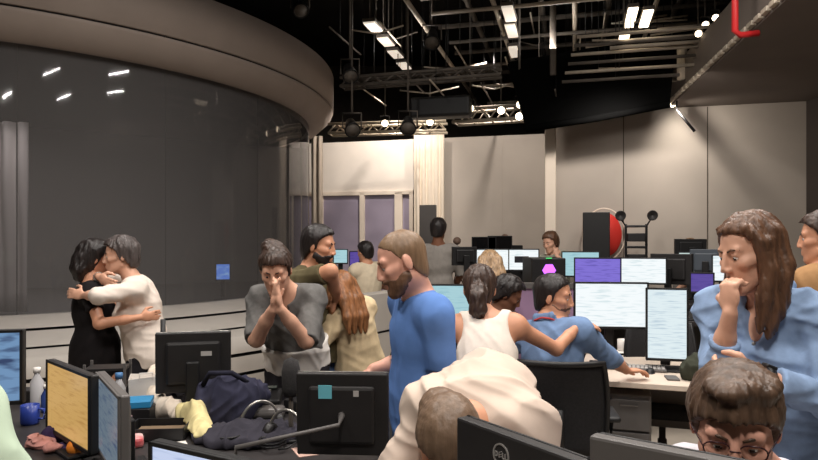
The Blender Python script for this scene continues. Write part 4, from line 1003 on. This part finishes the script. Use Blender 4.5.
def watch_extra(c):
    b, org = c['body'], c['org']; sh, E, Wr = c['el'][1]; bm = B(); q = Vector(un(Wr - E)).to_track_quat('Z', 'Y').to_matrix().to_4x4()
    lathe(bm, [(.028, -.014), (.032, -.014), (.032, .014), (.028, .014)], (0, 0, 0), 20, closed=True); bm.transform(Matrix.Translation(Vector(Wr - un(Wr - E) * .015 - org)) @ q); o = obj('wristwatch', bm, SILVER, b, True); o['label'] = 'silver wristwatch'
person('woman in a white top with dark grey hair, hugging the woman in black', (-1.78, 4.36, .87), (-1.86, 4.35, 1.315), (-1.94, 4.31, 1.495), (-.9, -.38, -.12), (-.95, -.3, 0),
       [A((-2.08, 4.12, 1.245), (.2, -1, .0), (-.9, .15, .1), (.2, .9, -.2), .25), A((-2.03, 4.20, 1.36), (-.9, -.1, .25), (.7, -.3, -.35), (.3, .8, 0), .3)],
       feet(-1.78, 4.36, -.95, -.3, .18), .99, True, .0065, skin_m=SK1,
       top=T(WHS, inf=.024, hem=-.10, sl=(1.1, 1.1), fold=.006, seed=9), bottom=dict(m=DTR), hair=dict(m=HGR, t=.019, amp=.005, blobs=[((0, -.07, -.03), (.07, .055, .07))]), extra=watch_extra)

# --- the man in olive and the auburn-haired woman
person('man in an olive T-shirt with dark hair and beard, hugging the auburn-haired woman', (-.585, 4.08, .95), (-.625, 4.03, 1.41), (-.56, 4.0, 1.56), (.93, -.2, -.15), (.86, -.45, 0),
       [A((-.36, 4.30, 1.15), (.3, .6, -.5), (-.9, -.3, -.2), (-.3, -1, 0)), A((-.44, 3.93, 1.24), (.9, -.5, .35), (-.75, .4, -.3), (0, .8, -.4), .3)],
       feet(-.585, 4.1, .86, -.45, .24), 1.02, False, .0068, skin_m=SK2,
       top=T(OLV, inf=.018, hem=-.1, sl=.85, fold=.007, seed=14), bottom=dict(m=JEAN), hair=dict(m=HB, t=.014, amp=.003), beard=dict(m=HB, t=.004))
person('woman in a cream top with long auburn hair, face hidden in the hug', (-.33, 4.16, .82), (-.37, 4.10, 1.17), (-.44, 4.06, 1.285), (-.75, .62, -.2), (-.8, .55, 0),
       [A((-.72, 3.98, 1.02), (.2, -.6, -.5), (-.9, .1, .3), (.3, .8, 0), .3), A((-.66, 4.28, 1.1), (.1, .8, -.5), None)],
       feet(-.33, 4.18, -.8, .55, .18), .92, True, .0072, skin_m=SK1, eyes=False,
       top=T(cloth('cream_top', (206, 184, 148), .08, 20), inf=.02, hem=-.12, sl=(.9, .9), seed=3), bottom=dict(m=JEAN),
       hair=dict(m=HAU, t=.012, amp=.002, line=([-.14, -.05, -.01, .02, .045, .06, .085, .13], [-.12, -.12, -.10, -.0, .045, .07, .085, .09]),
                 locks=[([(x, -.07, .04), (x * 1.3, -.1, -.08), (x * 1.5, -.12, -.2), (x * 1.4, -.115, -.31)], [.036, .038, .034, .012]) for x in (-.055, -.02, .02, .055)] + [([(-.08, -.01, .03), (-.1, -.01, -.08), (-.1, -.02, -.2)], [.035, .04, .02])]))

# --- further back
person('person in a grey shirt standing with the back turned near the far drape', (.36, 7.85, .98), (.355, 7.82, 1.535), (.36, 7.82, 1.74), (.3, .95, -.1), (.2, .97, 0),
       [A((.2, 8.05, .98), (-.6, -.3, -.3), None), A((.56, 8.05, 1.0), (.6, -.3, -.3), None)], feet(.36, 7.85, .2, .97, .24), 1.08, False, .011, skin_m=SK4, eyes=False,
       top=T(GRY, inf=.02, hem=-.1, sl=1.0, seed=2), bottom=dict(m=DTR), hair=dict(m=HB, t=.018, amp=.003))
person('person with long blonde hair seen from behind before the far white screens', (.72, 5.75, .72), (.735, 5.85, 1.21), (.74, 5.87, 1.375), (.1, .95, -.15), (.1, .98, 0),
       [A((.5, 6.15, .97), (-.7, -.2, -.3), None), A((.98, 6.15, .97), (.7, -.2, -.3), None)], [dict(f=(.64, 6.1, 0), t=(0, 1, 0), hint=(0, .5, 1)), dict(f=(.84, 6.1, 0), t=(0, 1, 0), hint=(0, .5, 1))], 1.0, True, .010, pf=(0, 1, 0), skin_m=SK1, eyes=False,
       top=T(cloth('sand_top', (158, 138, 120), .06, 20), inf=.016, hem=-.05, sl=1.0, seed=4), bottom=dict(m=DTR),
       hair=dict(m=HBL, t=.02, amp=.005, line=([-.14, -.05, -.01, .02, .045, .06, .085, .13], [-.12, -.11, -.10, -.0, .045, .07, .085, .09]), locks=[([(x, -.08, .04), (x * 1.5, -.11, -.1), (x * 2.1, -.13, -.24), (x * 2.3, -.12, -.34)], [.05, .055, .055, .03]) for x in (-.06, -.02, .02, .06)]))
person('far person with brown hair leaning on one hand behind the white screens', (1.82, 8.62 - .8, .95), (1.80, 8.0, 1.42), (1.75, 7.95, 1.585), (-.75, -.6, -.3), (-.5, -.85, 0),
       [A((1.78, 7.72, 1.42), (.6, -.3, -.6), (-.1, .2, 1), (0, 1, 0), .9), A((1.5, 7.65, 1.2), (-.6, 0, -.6), None)], feet(1.82, 7.85, -.5, -.85, .24), 1.0, True, .011, skin_m=SK1,
       top=T(cloth('sage_top', (150, 150, 136), .06, 20), inf=.02, hem=-.1, sl=1.2, seed=2), bottom=dict(m=DTR), hair=dict(m=HBR, t=.022, amp=.004))
person('far person in a white shirt at the small screens beside the curved plinth', (-.48, 7.74, .72), (-.50, 7.73, 1.31), (-.53, 7.74, 1.47), (-.7, .7, -.15), (-.6, .8, 0),
       [A((-.68, 8.05, 1.05), (-.5, -.5, -.5), None), A((-.4, 8.1, 1.05), (.6, -.2, -.5), None)], [dict(f=(-.65, 8.0, 0), t=(-.6, .8, 0), hint=(0, .4, 1)), dict(f=(-.48, 8.08, 0), t=(-.6, .8, 0), hint=(0, .4, 1))], 1.0, False, .011, pf=(-.6, .8, 0), skin_m=SK2, eyes=False,
       top=T(cloth('off_white_shirt', (214, 198, 172), .05, 20), inf=.02, hem=-.08, sl=1.0, seed=7), bottom=dict(m=DTR), hair=dict(m=HB, t=.016, amp=.003))
person('person in dark clothes with black hair bent beside the lilac divider', (.56, 4.36, .60), (.60, 4.42, 1.07), (.675, 4.40, 1.225), (.85, -.1, -.5), (.8, .45, 0),
       [A((.90, 4.60, 1.0), (.3, .6, -.6), None), A((.86, 4.26, 1.05), (.4, -.5, -.6), (.8, .1, .3), (0, .6, -1), .5)], [dict(f=(.85, 4.45, 0), t=(1, .2, 0), hint=(.5, 0, 1)), dict(f=(.85, 4.28, 0), t=(1, .2, 0), hint=(.5, 0, 1))], .98, False, .009, pf=(1, .1, 0), skin_m=SK4,
       top=T(BRN, inf=.022, hem=-.05, sl=1.5, seed=7), bottom=dict(m=DTR), hair=dict(m=HB, t=.022, amp=.005))
person('person in tan clothes with dark hair, cut off by the right edge of the view', (2.08, 3.22, .95), (2.07, 3.22, 1.44), (2.06, 3.2, 1.605), (-.8, .5, -.1), (-.7, .7, 0),
       [A((1.9, 3.05, 1.0), (.3, -.6, -.4), None), A((2.05, 3.5, 1.05), (.5, .5, -.4), None)], feet(2.08, 3.22, -.7, .7, .22), 1.0, False, .008, skin_m=SK2,
       top=T(KHK, inf=.022, hem=-.1, sl=1.0, seed=12), bottom=dict(m=DTR), hair=dict(m=HDB, t=.018, amp=.004))
person('far person with fair hair just showing above the third-row screens', (3.35, 7.75, .75), (3.36, 7.72, 1.34), (3.37, 7.7, 1.5), (-.6, -.75, -.2), (-.5, -.85, 0),
       [A((3.1, 7.4, 1.05), (-.5, 0, -.5), None), A((3.5, 7.4, 1.05), (.6, -.2, -.5), None)], [dict(f=(3.2, 7.5, 0), t=(0, -1, 0), hint=(0, -.4, 1)), dict(f=(3.4, 7.5, 0), t=(0, -1, 0), hint=(0, -.4, 1))], 1.0, False, .012, pf=(0, -1, 0), skin_m=SK1, eyes=False,
       top=T(GRY, inf=.02, hem=-.08, sl=1.0, seed=7), bottom=dict(m=DTR), hair=dict(m=HLB, t=.018, amp=.003))
person('person in a pale mint shirt, only the shoulder showing at the bottom left corner', (-.855, .92, .93), (-.84, .92, 1.38), (-.84, .95, 1.545), (.1, .98, -.1), (.1, .99, 0),
       [A((-1.03, 1.12, .95), (-.6, -.3, -.3), None), A((-.62, 1.08, .93), (.6, -.4, -.3), None)], feet(-.90, .92, .1, .99, .24), 1.02, False, .007, skin_m=SK3, eyes=False,
       top=T(MINT, inf=.024, hem=-.1, sl=.9, seed=19), bottom=dict(m=DTR), hair=dict(m=HBR, t=.016, amp=.003))

# ================================================================== loose things
def lump(name, label, cat, prs, m, seed=1, amp=.012, freq=14, h=.005, k=.02, floor=TOPZ):
    v = fit(prs, h, .03)
    for p in prs: v.add(p, k)
    v.warp(folds(seed, amp, freq), .03); v.cut((0, 0, floor + .001), (0, 0, -1))
    c = (prs[0][0] + prs[0][1]) / 2; org = (c[0], c[1], floor)
    o = vol_obj(name, v, m, None, org); o.location = org; return tag(o, label, cat)
def on(x, y, z=TOPZ):        # where the picture ray meets a level top
    Y = (EYE - z) * FPX / (y - HOR); return Vector(((x - 409) / FPX * Y, Y, z))
def chain(pts, rs, sq=None): return [rc(pts[i], pts[i + 1], rs[i], rs[i + 1], sq) for i in range(len(pts) - 1)]
SC1 = cloth('scarf_white', (214, 200, 184), .12, 16)
p = [on(158, 402) + Vector((0, 0, .16)), on(152, 410) + Vector((0, 0, .09)), on(165, 420) + Vector((0, 0, .06)), on(180, 424) + Vector((0, 0, .05))]
lump('scarf', 'crumpled off-white cloth hanging over the clutter on the dark desk', 'scarf', chain(p, [.04, .055, .055, .04]), SC1, 2, .012, 12)
p = [on(182, 424) + Vector((0, 0, .06)), on(196, 428) + Vector((0, 0, .07)), on(204, 442) + Vector((0, 0, .04))]
lump('scarf', 'cream-yellow folded cloth beside the navy bag on the dark desk', 'scarf', chain(p, [.045, .055, .04]), cloth('scarf_cream', (206, 192, 142), .25, 10), 5, .012, 12)
q = on(190, 412); lump('jacket', 'charcoal jacket heaped behind the off-white cloth', 'jacket', [el(q + Vector((0, 0, .05)), (.2, .15, .1)), el(q + Vector((.08, .1, .07)), (.15, .12, .08))], cloth('charcoal_cloth', (44, 41, 43), .15, 12), 7, .02, 9)
q = on(228, 420)
bag = lump('backpack', 'dark navy bag slumped on the dark desk below the grey sweater', 'bag', [el(q + Vector((0, 0, .09)), (.16, .15, .13)), el(q + Vector((-.02, -.06, .06)), (.13, .09, .07)), el(q + Vector((.06, .05, .1)), (.12, .1, .08))], cloth('navy_cloth', (46, 46, 62), .15, 16), 11, .018, 10)
bm = B(); tube(bm, [(-.1, -.05, .18), (-.06, -.09, .24), (.04, -.08, .24), (.1, -.02, .18)], .012, 8); obj('strap', bm, cloth('navy_strap', (34, 34, 46)), bag, True)
q = on(242, 441); lump('jacket', 'dark slate cloth spread along the near edge of the dark desk', 'jacket', [el(q + Vector((0, 0, .02)), (.2, .14, .06)), el(q + Vector((.16, .05, .02)), (.12, .1, .05))], cloth('slate_cloth', (52, 50, 58), .15, 14), 15, .015, 12)
# paper bag, bottles, boxes
def boxthing(name, label, cat, c, sz, rz, m, bev=.003, group=None):
    bm = B(); box(bm, (0, 0, sz[2] / 2), sz, 0, bev); return tag(obj(name, bm, m, None, False, c, rz), label, cat, group)
q = on(147, 411); t = thing('paper_bag', 'white paper bag standing open on the dark desk', 'paper bag', q, .3)
bm = B(); prof = [(-.075, -.045), (.075, -.045), (.075, .045), (-.075, .045)]
lo_ = [bm.verts.new((x, y, .0)) for x, y in prof]; hi_ = [bm.verts.new((x * 1.08, y * 1.1, .17 + .012 * (i % 2))) for i, (x, y) in enumerate(prof)]
bm.faces.new(lo_[::-1])
for i in range(4): bm.faces.new((lo_[i], lo_[(i + 1) % 4], hi_[(i + 1) % 4], hi_[i]))
o = obj('bag_body', bm, WHITE, t); md = o.modifiers.new('s', 'SOLIDIFY'); md.thickness = .002
bm = B(); tube(bm, [(-.03, -.05, .165), (-.03, -.055, .2), (.03, -.055, .2), (.03, -.05, .165)], .003, 6); obj('handle', bm, WHITE, t)
def bottle(label, c, s, mb, mc):
    t = thing('bottle', label, 'bottle', c)
    bm = B(); lathe(bm, [(.001, 0), (.03 * s, 0), (.032 * s, .01), (.032 * s, .12 * s), (.014 * s, .155 * s), (.014 * s, .17 * s), (.001, .17 * s)], (0, 0, 0), 20); obj('body', bm, mb, t, True)
    bm = B(); lathe(bm, [(.001, .168 * s), (.018 * s, .168 * s), (.018 * s, .195 * s), (.001, .197 * s)], (0, 0, 0), 16); obj('cap', bm, mc, t, True)
CLEAR = mat('clear_plastic', (196, 194, 196), rough=.15, spec=.6)
bottle('clear bottle with a blue cap beside the white paper bag', on(119, 412), 1.0, CLEAR, mat('blue_cap', (76, 120, 168), rough=.4))
bottle('clear bottle standing behind the amber-screened monitor', on(37, 405), 1.0, CLEAR, WHITE)
bottle('small bottle with a white cap behind the amber-screened monitor', on(46, 412), .7, mat('blue_bottle', (52, 70, 130), rough=.3), WHITE)
BLB = mat('blue_box', (42, 128, 176), rough=.5); 
q = on(133, 424); boxthing('storage_box', 'black box under the blue folder on the dark desk', 'box', q, (.19, .14, .085), .1, BLACK)
boxthing('folder', 'bright blue folder lying on the black box', 'folder', q + Vector((0, 0, .0855)), (.17, .13, .03), .25, BLB)
q = on(128, 446); boxthing('snack_packet', 'red and white packet at the front of the dark desk', 'packet', q, (.12, .1, .04), .4, mat('red_white', (188, 58, 66), rough=.4, var=.5, scale=9, c2=(226, 200, 196)), .012)
q = on(118, 432); boxthing('box_small', 'small pinkish grey carton beside the edge-on monitor', 'box', q + Vector((0, .05, 0)), (.08, .07, .06), .2, mat('carton', (150, 128, 132), rough=.7))
q = on(160, 436); t = thing('document_tray', 'black tray holding a tan clipboard in front of the off-white cloth', 'tray', q, .08)
bm = B(); box(bm, (0, 0, .008), (.24, .17, .012), 0, .003)
for x, y, sx, sy in ((0, .085, .24, .006), (0, -.085, .24, .006), (.12, 0, .006, .17), (-.12, 0, .006, .17)): box(bm, (x, y, .03), (sx, sy, .05))
obj('tray_body', bm, BLACK, t)
tag(obj('clipboard', box(B(), (0, 0, .006), (.2, .14, .012), 0, .003), mat('tan_board', (112, 92, 70), rough=.7), None, False, q + Vector((0, 0, .0145)), .1), 'tan clipboard lying in the black tray', 'clipboard')
# keyboards, phones, headset, microphone
KEY = mat('key_grey', (74, 71, 70), rough=.5)
def keyboard(label, c, rz, m=BLACK, k=KEY):
    t = thing('keyboard', label, 'keyboard', c, rz)
    bm = B(); box(bm, (0, 0, .01), (.42, .14, .016), 0, .005); obj('tray', bm, m, t)
    bm = B()
    for r in range(5):
        for i in range(16): box(bm, (-.19 + i * .0253, -.05 + r * .025, .021), (.021, .02, .007), 0, .002, None, 1)
    o = obj('keys', bm, k, t); o['kind'] = 'stuff'
keyboard('black keyboard lying under the black monitor with the grey label', on(205, 404), -.2)
keyboard('grey keyboard on the pale desk by the seated man', on(632, 371, .755) + Vector((.02, .06, 0)), -.33, GREYP, LABELM)
def phone(label, c, rz):
    t = thing('desk_phone', label, 'telephone', c, rz)
    bm = B(); box(bm, (0, 0, .03), (.2, .18, .05), 0, .01, Matrix.Rotation(.15, 4, 'X')); obj('base', bm, BLACK, t)
    bm = B(); tube(bm, [(-.085, -.09, .07), (-.085, -.07, .088), (-.085, .05, .1), (-.085, .08, .085)], [.022, .016, .016, .024], 10); obj('handset', bm, DARK, t, True)
    bm = B()
    for i in range(3):
        for j in range(4): box(bm, (-.02 + i * .028, -.06 + j * .024, .057 + j * .004), (.02, .016, .006), 0, .001)
    obj('buttons', bm, GREYP, t)
    bm = B(); box(bm, (.02, .06, .075), (.1, .045, .004)); obj('display', bm, mat('lcd', (88, 96, 92), rough=.2), t)
phone('black desk phone below the grey sweater', on(262, 404), .1)
boxthing('keyboard_case', 'dark case with a rounded grey edge on the dark desk', 'case', on(262, 417), (.22, .1, .05), .06, mat('case_edge', (86, 82, 80), rough=.35), .02)
def headset(label, c, rz):
    t = thing('headset', label, 'headset', c, rz)
    bm = B(); tube(bm, [(.085 * math.cos(a), .03 + .0 * a, .045 + .1 * math.sin(a)) for a in np.linspace(0, PI, 13)], .007, 8); obj('headband', bm, SILVER, t, True)
    for sx in (-1, 1):
        bm = B(); lathe(bm, [(.001, -.015), (.036, -.015), (.042, 0), (.036, .018), (.02, .022), (.001, .012)], (0, 0, 0), 20); bm.transform(Matrix.Translation((sx * .085, .03, .045)) @ Matrix.Rotation(sx * -PI / 2, 4, 'Y')); obj('earcup', bm, DARK, t, True)
    bm = B(); tube(bm, [(.085, .0, .04), (.06, -.06, .02), (.03, -.08, .018)], .004, 6); obj('boom', bm, BLACK, t, True)
headset('silver-banded headset lying beside the navy bag', on(262, 436), .5)
headset('silver-banded headset next to the arm of the sticky-note monitor', on(283, 447), -.4)
t = thing('desk_microphone', 'black foam-covered microphone standing behind the sticky-note monitor', 'microphone', (at(291, 0, 2.75).x, 2.75, TOPZ))
bm = B(); lathe(bm, [(.001, 0), (.07, 0), (.07, .015), (.001, .02)], (0, 0, 0), 24); obj('base', bm, BLACK, t, True)
bm = B(); tube(bm, [(0, 0, .01), (0, 0, .2)], .01, 8); obj('stem', bm, DSTEEL, t)
bm = B(); lathe(bm, [(.001, .18), (.028, .185), (.038, .22), (.04, .29), (.032, .335), (.001, .352)], (0, 0, 0), 20); obj('foam_cover', bm, mat('foam', (52, 50, 50), rough=1, bump=.5, var=.1, scale=200), t, True)
def mug(label, c, m):
    t = thing('mug', label, 'mug', c)
    bm = B(); lathe(bm, [(.001, 0), (.036, 0), (.04, .01), (.04, .09), (.036, .09), (.035, .012), (.001, .012)], (0, 0, 0), 24); obj('cup', bm, m, t, True)
    bm = B(); tube(bm, [(.038, 0, .07), (.065, 0, .07), (.065, 0, .025), (.038, 0, .025)], .006, 8); obj('handle', bm, m, t, True)
mug('blue mug behind the amber-screened monitor', on(30, 424), mat('blue_mug', (44, 62, 140), rough=.3))
mug('white mug on the pale desk under the wide white screen', on(625, 352, .755) + Vector((0, .05, 0)), mat('white_mug', (216, 210, 204), rough=.3))
lump('crumpled_wrapper', 'pink crumpled paper near the pale mint shirt', 'wrapper', [el(on(40, 447) + Vector((0, 0, .02)), (.06, .05, .03)), el(on(52, 452) + Vector((0, 0, .02)), (.05, .04, .025))], cloth('pink_paper', (196, 140, 132), .2, 20), 4, .012, 22, .004)
lump('fruit', 'orange thing at the foot of the amber-screened monitor', 'fruit', [el(on(76, 455) + Vector((0, 0, .03)), (.035, .035, .033))], mat('orange_peel', (226, 132, 44), rough=.5, bump=.2, scale=90, var=.05), 1, .001, 20, .004)
lump('cap', 'dark purple cloth cap below the amber screen', 'cap', [el(on(62, 440) + Vector((0, 0, .03)), (.08, .07, .05)), el(on(66, 450) + Vector((0, 0, .01)), (.06, .05, .015))], cloth('purple_cloth', (58, 46, 78), .15, 20), 6, .006, 14, .004)
# rack of small gear at the far left of the desk
t = thing('shelf_rack', 'small black desk rack with open shelves beyond the amber monitor', 'rack', on(108, 404) + Vector((0, .0, 0)), .2)
for z in (.01, .1, .19):
    bm = B(); box(bm, (0, 0, z), (.2, .14, .012)); obj('shelf', bm, DARK, t)
for sx in (-1, 1):
    for sy in (-1, 1): bm = B(); box(bm, (sx * .096, sy * .066, .11), (.012, .012, .22)); obj('post', bm, GREYP, t)
for i, (x, y, lb) in enumerate(((25, 402, 'dark adapter box left of the far clear bottle'), (60, 403, 'dark adapter box right of the far clear bottle'), (172, 404, 'black gadget box under the monitor with the grey label'), (300, 412, 'black gadget box behind the sticky-note monitor'))):
    boxthing('adapter_box', lb, 'box', on(x, y), (.13, .1, .07), .3 * i, BLACK if i else DARK, .006)
# monitor arm bar across the clutter
t = thing('boom_stand', 'thin black jointed arm slanting over the white paper bag', 'arm', on(200, 412), 0)
bm = B(); tube(bm, [(0, .1, 0), (0, .1, .2)], .014, 8); obj('post', bm, BLACK, t, True)
bm = B(); tube(bm, [(0, .1, .19), (-.12, .02, .15), (-.22, -.02, .11)], .012, 8); obj('bar', bm, BLACK, t, True)
t = thing('lamp_pole', 'slim black pole standing left of the black monitor with the grey label', 'pole', on(163, 403) + Vector((0, .0, 0)))
bm = B(); tube(bm, [(0, 0, 0), (0, 0, .44)], .014, 8); obj('pole', bm, BLACK, t, True)
bm = B(); lathe(bm, [(.001, 0), (.05, 0), (.05, .012), (.001, .014)], (0, 0, 0), 16); obj('base', bm, BLACK, t, True)
# on the pale desk
q = on(694, 381, .755); lump('bag', 'olive-black soft bag on the pale desk beside the woman in denim', 'bag', [el(q + Vector((0, .03, .05)), (.075, .08, .08)), el(q + Vector((.05, .05, .08)), (.06, .06, .08))], cloth('olive_black', (58, 60, 50), .2, 14), 8, .012, 14, .005, .02, .755)
t = thing('mouse', 'black computer mouse under the hand of the seated man', 'mouse', on(650, 373, .755), -.4)
bm = B(); bmesh.ops.create_uvsphere(bm, u_segments=16, v_segments=8, radius=1, matrix=Matrix.Diagonal((.03, .052, .034, 1))); bmesh.ops.bisect_plane(bm, geom=bm.verts[:] + bm.edges[:] + bm.faces[:], plane_co=(0, 0, 0), plane_no=(0, 0, -1), clear_outer=True); bmesh.ops.holes_fill(bm, edges=bm.edges[:]); obj('shell', bm, BLACK, t, True)
bm = B(); lathe(bm, [(.001, -.003), (.007, -.003), (.007, .003), (.001, .003)], (0, 0, 0), 12); bm.transform(Matrix.Translation((0, .025, .029)) @ Matrix.Rotation(PI / 2, 4, 'Y')); obj('wheel', bm, GREYP, t, True)
for i, (x, y, lb) in enumerate(((660, 368, 'white sheet of paper near the mouse on the pale desk'), (612, 352, 'white sheet of paper under the wide white screen'))):
    boxthing('paper_sheet', lb, 'paper', on(x, y, .755), (.21, .15, .002), -.3 + .5 * i, WHITE, 0)
boxthing('notebook', 'grey notebook lying near the front of the pale desk', 'notebook', on(672, 379, .755), (.07, .12, .012), -.2, GREYP)
boxthing('dock', 'small grey dock under the wide white screen', 'dock', on(590, 355, .755) + Vector((0, .1, 0)), (.16, .1, .05), -.3, LABELM, .008)
q = Vector((1.98, 3.95, 0)); lump('backpack', 'dark backpack on the floor beside the woman in denim', 'bag', [el((1.66, 3.86, .16), (.14, .11, .17)), el((1.70, 3.80, .12), (.12, .08, .12))], cloth('black_pack', (36, 33, 33), .15, 14), 8, .012, 10, .007, .02, 0.0)
dup(CH, (1.72, 4.36, 0), PI * .9, 'black office chair tucked under the pale desk')
# far equipment
t = thing('speaker_cabinet', 'tall black cabinet by the beige wall with a red disc behind it', 'cabinet', at(596, 243, 9.3).xy.to_3d(), UR)
bm = B(); box(bm, (0, 0, 1.01), (.37, .35, 2.02), 0, .01); obj('case', bm, BLACK, t)
p = at(604, 232, 9.75); t = thing('round_sign', 'round red panel with a pale rim standing behind the black cabinet', 'round panel', (p.x, p.y, 0), UR)
zc = p.z - .04
bm = B(); lathe(bm, [(.001, -.02), (.27, -.02), (.27, .02), (.001, .02)], (0, 0, 0), 40); bm.transform(Matrix.Translation((0, 0, zc)) @ Matrix.Diagonal((.95, 1, 1.25, 1)) @ Matrix.Rotation(PI / 2, 4, 'X')); obj('disc', bm, mat('red_panel', (206, 52, 44), rough=.6), t, True)
bm = B(); tube(bm, [(.31 * math.cos(a), .04, zc + .4 * math.sin(a)) for a in np.linspace(0, 2 * PI, 37)], .012, 6, False); obj('rim', bm, CREAMP, t, True)
bm = B(); tube(bm, [(0, .03, 0), (0, .03, zc)], .02, 8); box(bm, (0, .03, .02), (.4, .3, .04)); obj('post', bm, DSTEEL, t)
p = at(636, 243, 9.2); t = thing('light_stand', 'black equipment stand with two round lamp heads by the beige wall', 'light stand', (p.x, p.y, 0), UR)
bm = B(); tube(bm, [(-.14, 0, 0), (-.14, 0, 1.85)], .018, 8); tube(bm, [(.14, 0, 0), (.14, 0, 1.85)], .018, 8)
for z in (.25, .7, 1.2, 1.52, 1.82): tube(bm, [(-.14, 0, z), (.14, 0, z)], .018, 8)
obj('frame', bm, BLACK, t)
bm = B(); tube(bm, [(-.14, 0, 1.82), (-.22, 0, 1.95)], .012, 6); tube(bm, [(.14, 0, 1.82), (.22, 0, 1.95)], .012, 6); obj('bracket', bm, BLACK, t)
for sx in (-1, 1):
    bm = B(); lathe(bm, [(.001, -.07), (.05, -.06), (.075, .05), (.065, .05), (.001, .02)], (0, 0, 0), 20); bm.transform(Matrix.Translation((sx * .215, -.02, 1.98)) @ Matrix.Rotation(PI / 2 + .2, 4, 'X')); obj('round_head', bm, DARK, t, True)
for z in (1.36, 1.66): bm = B(); box(bm, (0, 0, z), (.24, .16, .12), .0, .01); obj('unit', bm, BLACK, t)
for sx in (-1, 1): bm = B(); box(bm, (sx * .14, 0, .015), (.05, .5, .03)); obj('foot', bm, BLACK, t)
p = at(428, 240, 11.5); boxthing('display_panel', 'tall dark grey panel standing before the pale drape', 'panel', (p.x, p.y, 0), (.3, .08, 2.26), UR, mat('grey_panel', (82, 78, 76), rough=.6))
p = at(386, 240, 9.6)
# pale curved counter in front of the plinth
t = thing('curved_counter', 'pale curved counter with dark grooves between the auburn-haired woman and the blue T-shirt', 'counter', (DC[0], DC[1], 0))
A0, A1 = math.radians(-42), math.radians(-27)
bm = B()
for za, zb in ((0, .30), (.33, .60), (.63, 1.03)): lathe(bm, [(7.15, za), (7.4, za), (7.4, zb), (7.15, zb)], (0, 0, 0), 24, A0, A1, True)
obj('body', bm, PLIN, t)
bm = B(); lathe(bm, [(7.16, 0), (7.37, 0), (7.37, 1.02), (7.16, 1.02)], (0, 0, 0), 24, A0, A1, True); obj('groove', bm, GROOVE, t)
for i, (x, y, Y, lb) in enumerate(((457, 243, 8.95, 'small round-topped tripod stand on the far desk, at its left end'), (505, 240, 9.0, 'small round-topped tripod stand on the far desk, near the middle'))):
    z0 = .95; c = at(x, y, Y); t = thing('round_top_stand', lb, 'lamp', (c.x, c.y, z0))
    for k in range(3): a = k * 2.1; bm = B(); tube(bm, [(.1 * math.cos(a), .1 * math.sin(a), 0.005), (0, 0, .3)], .008, 6); obj('leg', bm, BLACK, t)
    bm = B(); tube(bm, [(0, 0, .29), (0, 0, c.z - z0)], .01, 6); obj('pole', bm, BLACK, t)
    bm = B(); bmesh.ops.create_uvsphere(bm, u_segments=16, v_segments=10, radius=.055, matrix=Matrix.Translation((0, 0, c.z - z0 + .03))); obj('round_head', bm, mat('far_skin', (120, 96, 82), rough=.6), t, True)  # unlit skin-toned ball on a pole, standing in for a small far head
for i, (x, w, hh) in enumerate(((470, .16, .50), (485, .2, .62), (495, .14, .68), (514, .18, .6), (524, .2, .52))):
    boxthing('equipment_case', ['squat black case at the left of the far desk', 'black case left of centre on the far desk', 'narrow tall black case on the far desk', 'black case right of centre on the far desk', 'low black case at the right of the far desk'][i], 'equipment case', (at(x, 0, 9.05).x, 9.05, .95), (w, .2, hh), .1 * i, BLACK, .01)
# display added inside the drum in place of a reflected screen
p = at(223, 272, 9.0); d_ = Vector((-p.x, -p.y, 0))
monitor('small blue glowing display placed behind the curved glass for a reflected one', (p.x, p.y, p.z), d_, .2, .24, .785, screen_mat('inner_blue', (96, 140, 230), (150, 190, 240), 1.6, 4), 0, BLACK)
# small clutter on the dark desk
for i, (x, y, lb) in enumerate(((214, 432, 'crumpled white receipt beside the dark slate cloth'), (172, 446, 'white sheet near the pale blue-white monitor'), (252, 428, 'pale label card by the navy bag'), (98, 408, 'white sheet lying by the small desk rack'), (305, 452, 'pinkish sheet at the foot of the sticky-note monitor'))):
    boxthing('paper_sheet', lb, 'paper', on(x, y), (.12, .08, .003), .5 * i, WHITE if i != 4 else mat('pinkish_paper', (206, 170, 156), rough=.8), 0)
for i, (x, y, lb) in enumerate(((272, 450, 'black cable coil beside the silver headsets'), (232, 446, 'black cable coil on the dark slate cloth edge'), (310, 432, 'grey cable coil behind the sticky-note monitor'))):
    q = on(x, y); bm = B(); tube(bm, [(.05 * math.cos(a) * (1 + .15 * math.sin(3 * a)), .04 * math.sin(a), .012 + .004 * a / 2) for a in np.linspace(0, 6 * PI, 60)], .005, 6); tag(obj('cable', bm, GREYP if i == 2 else BLACK, None, True, q, i), lb, 'cable')
for i, (x, y, m_, lb) in enumerate(((84, 404, GREYP, 'grey adapter box behind the top of the amber-screened monitor'), (150, 404, DARK, 'dark box behind the white paper bag'), (222, 404, BLACK, 'black box just right of the monitor with the grey label'), (312, 405, BLACK, 'black box below the hem of the grey sweater'))):
    boxthing('equipment_box', lb, 'box', on(x, y), (.12, .09, .09 + .03 * (i % 2)), .2 * i, m_, .006)
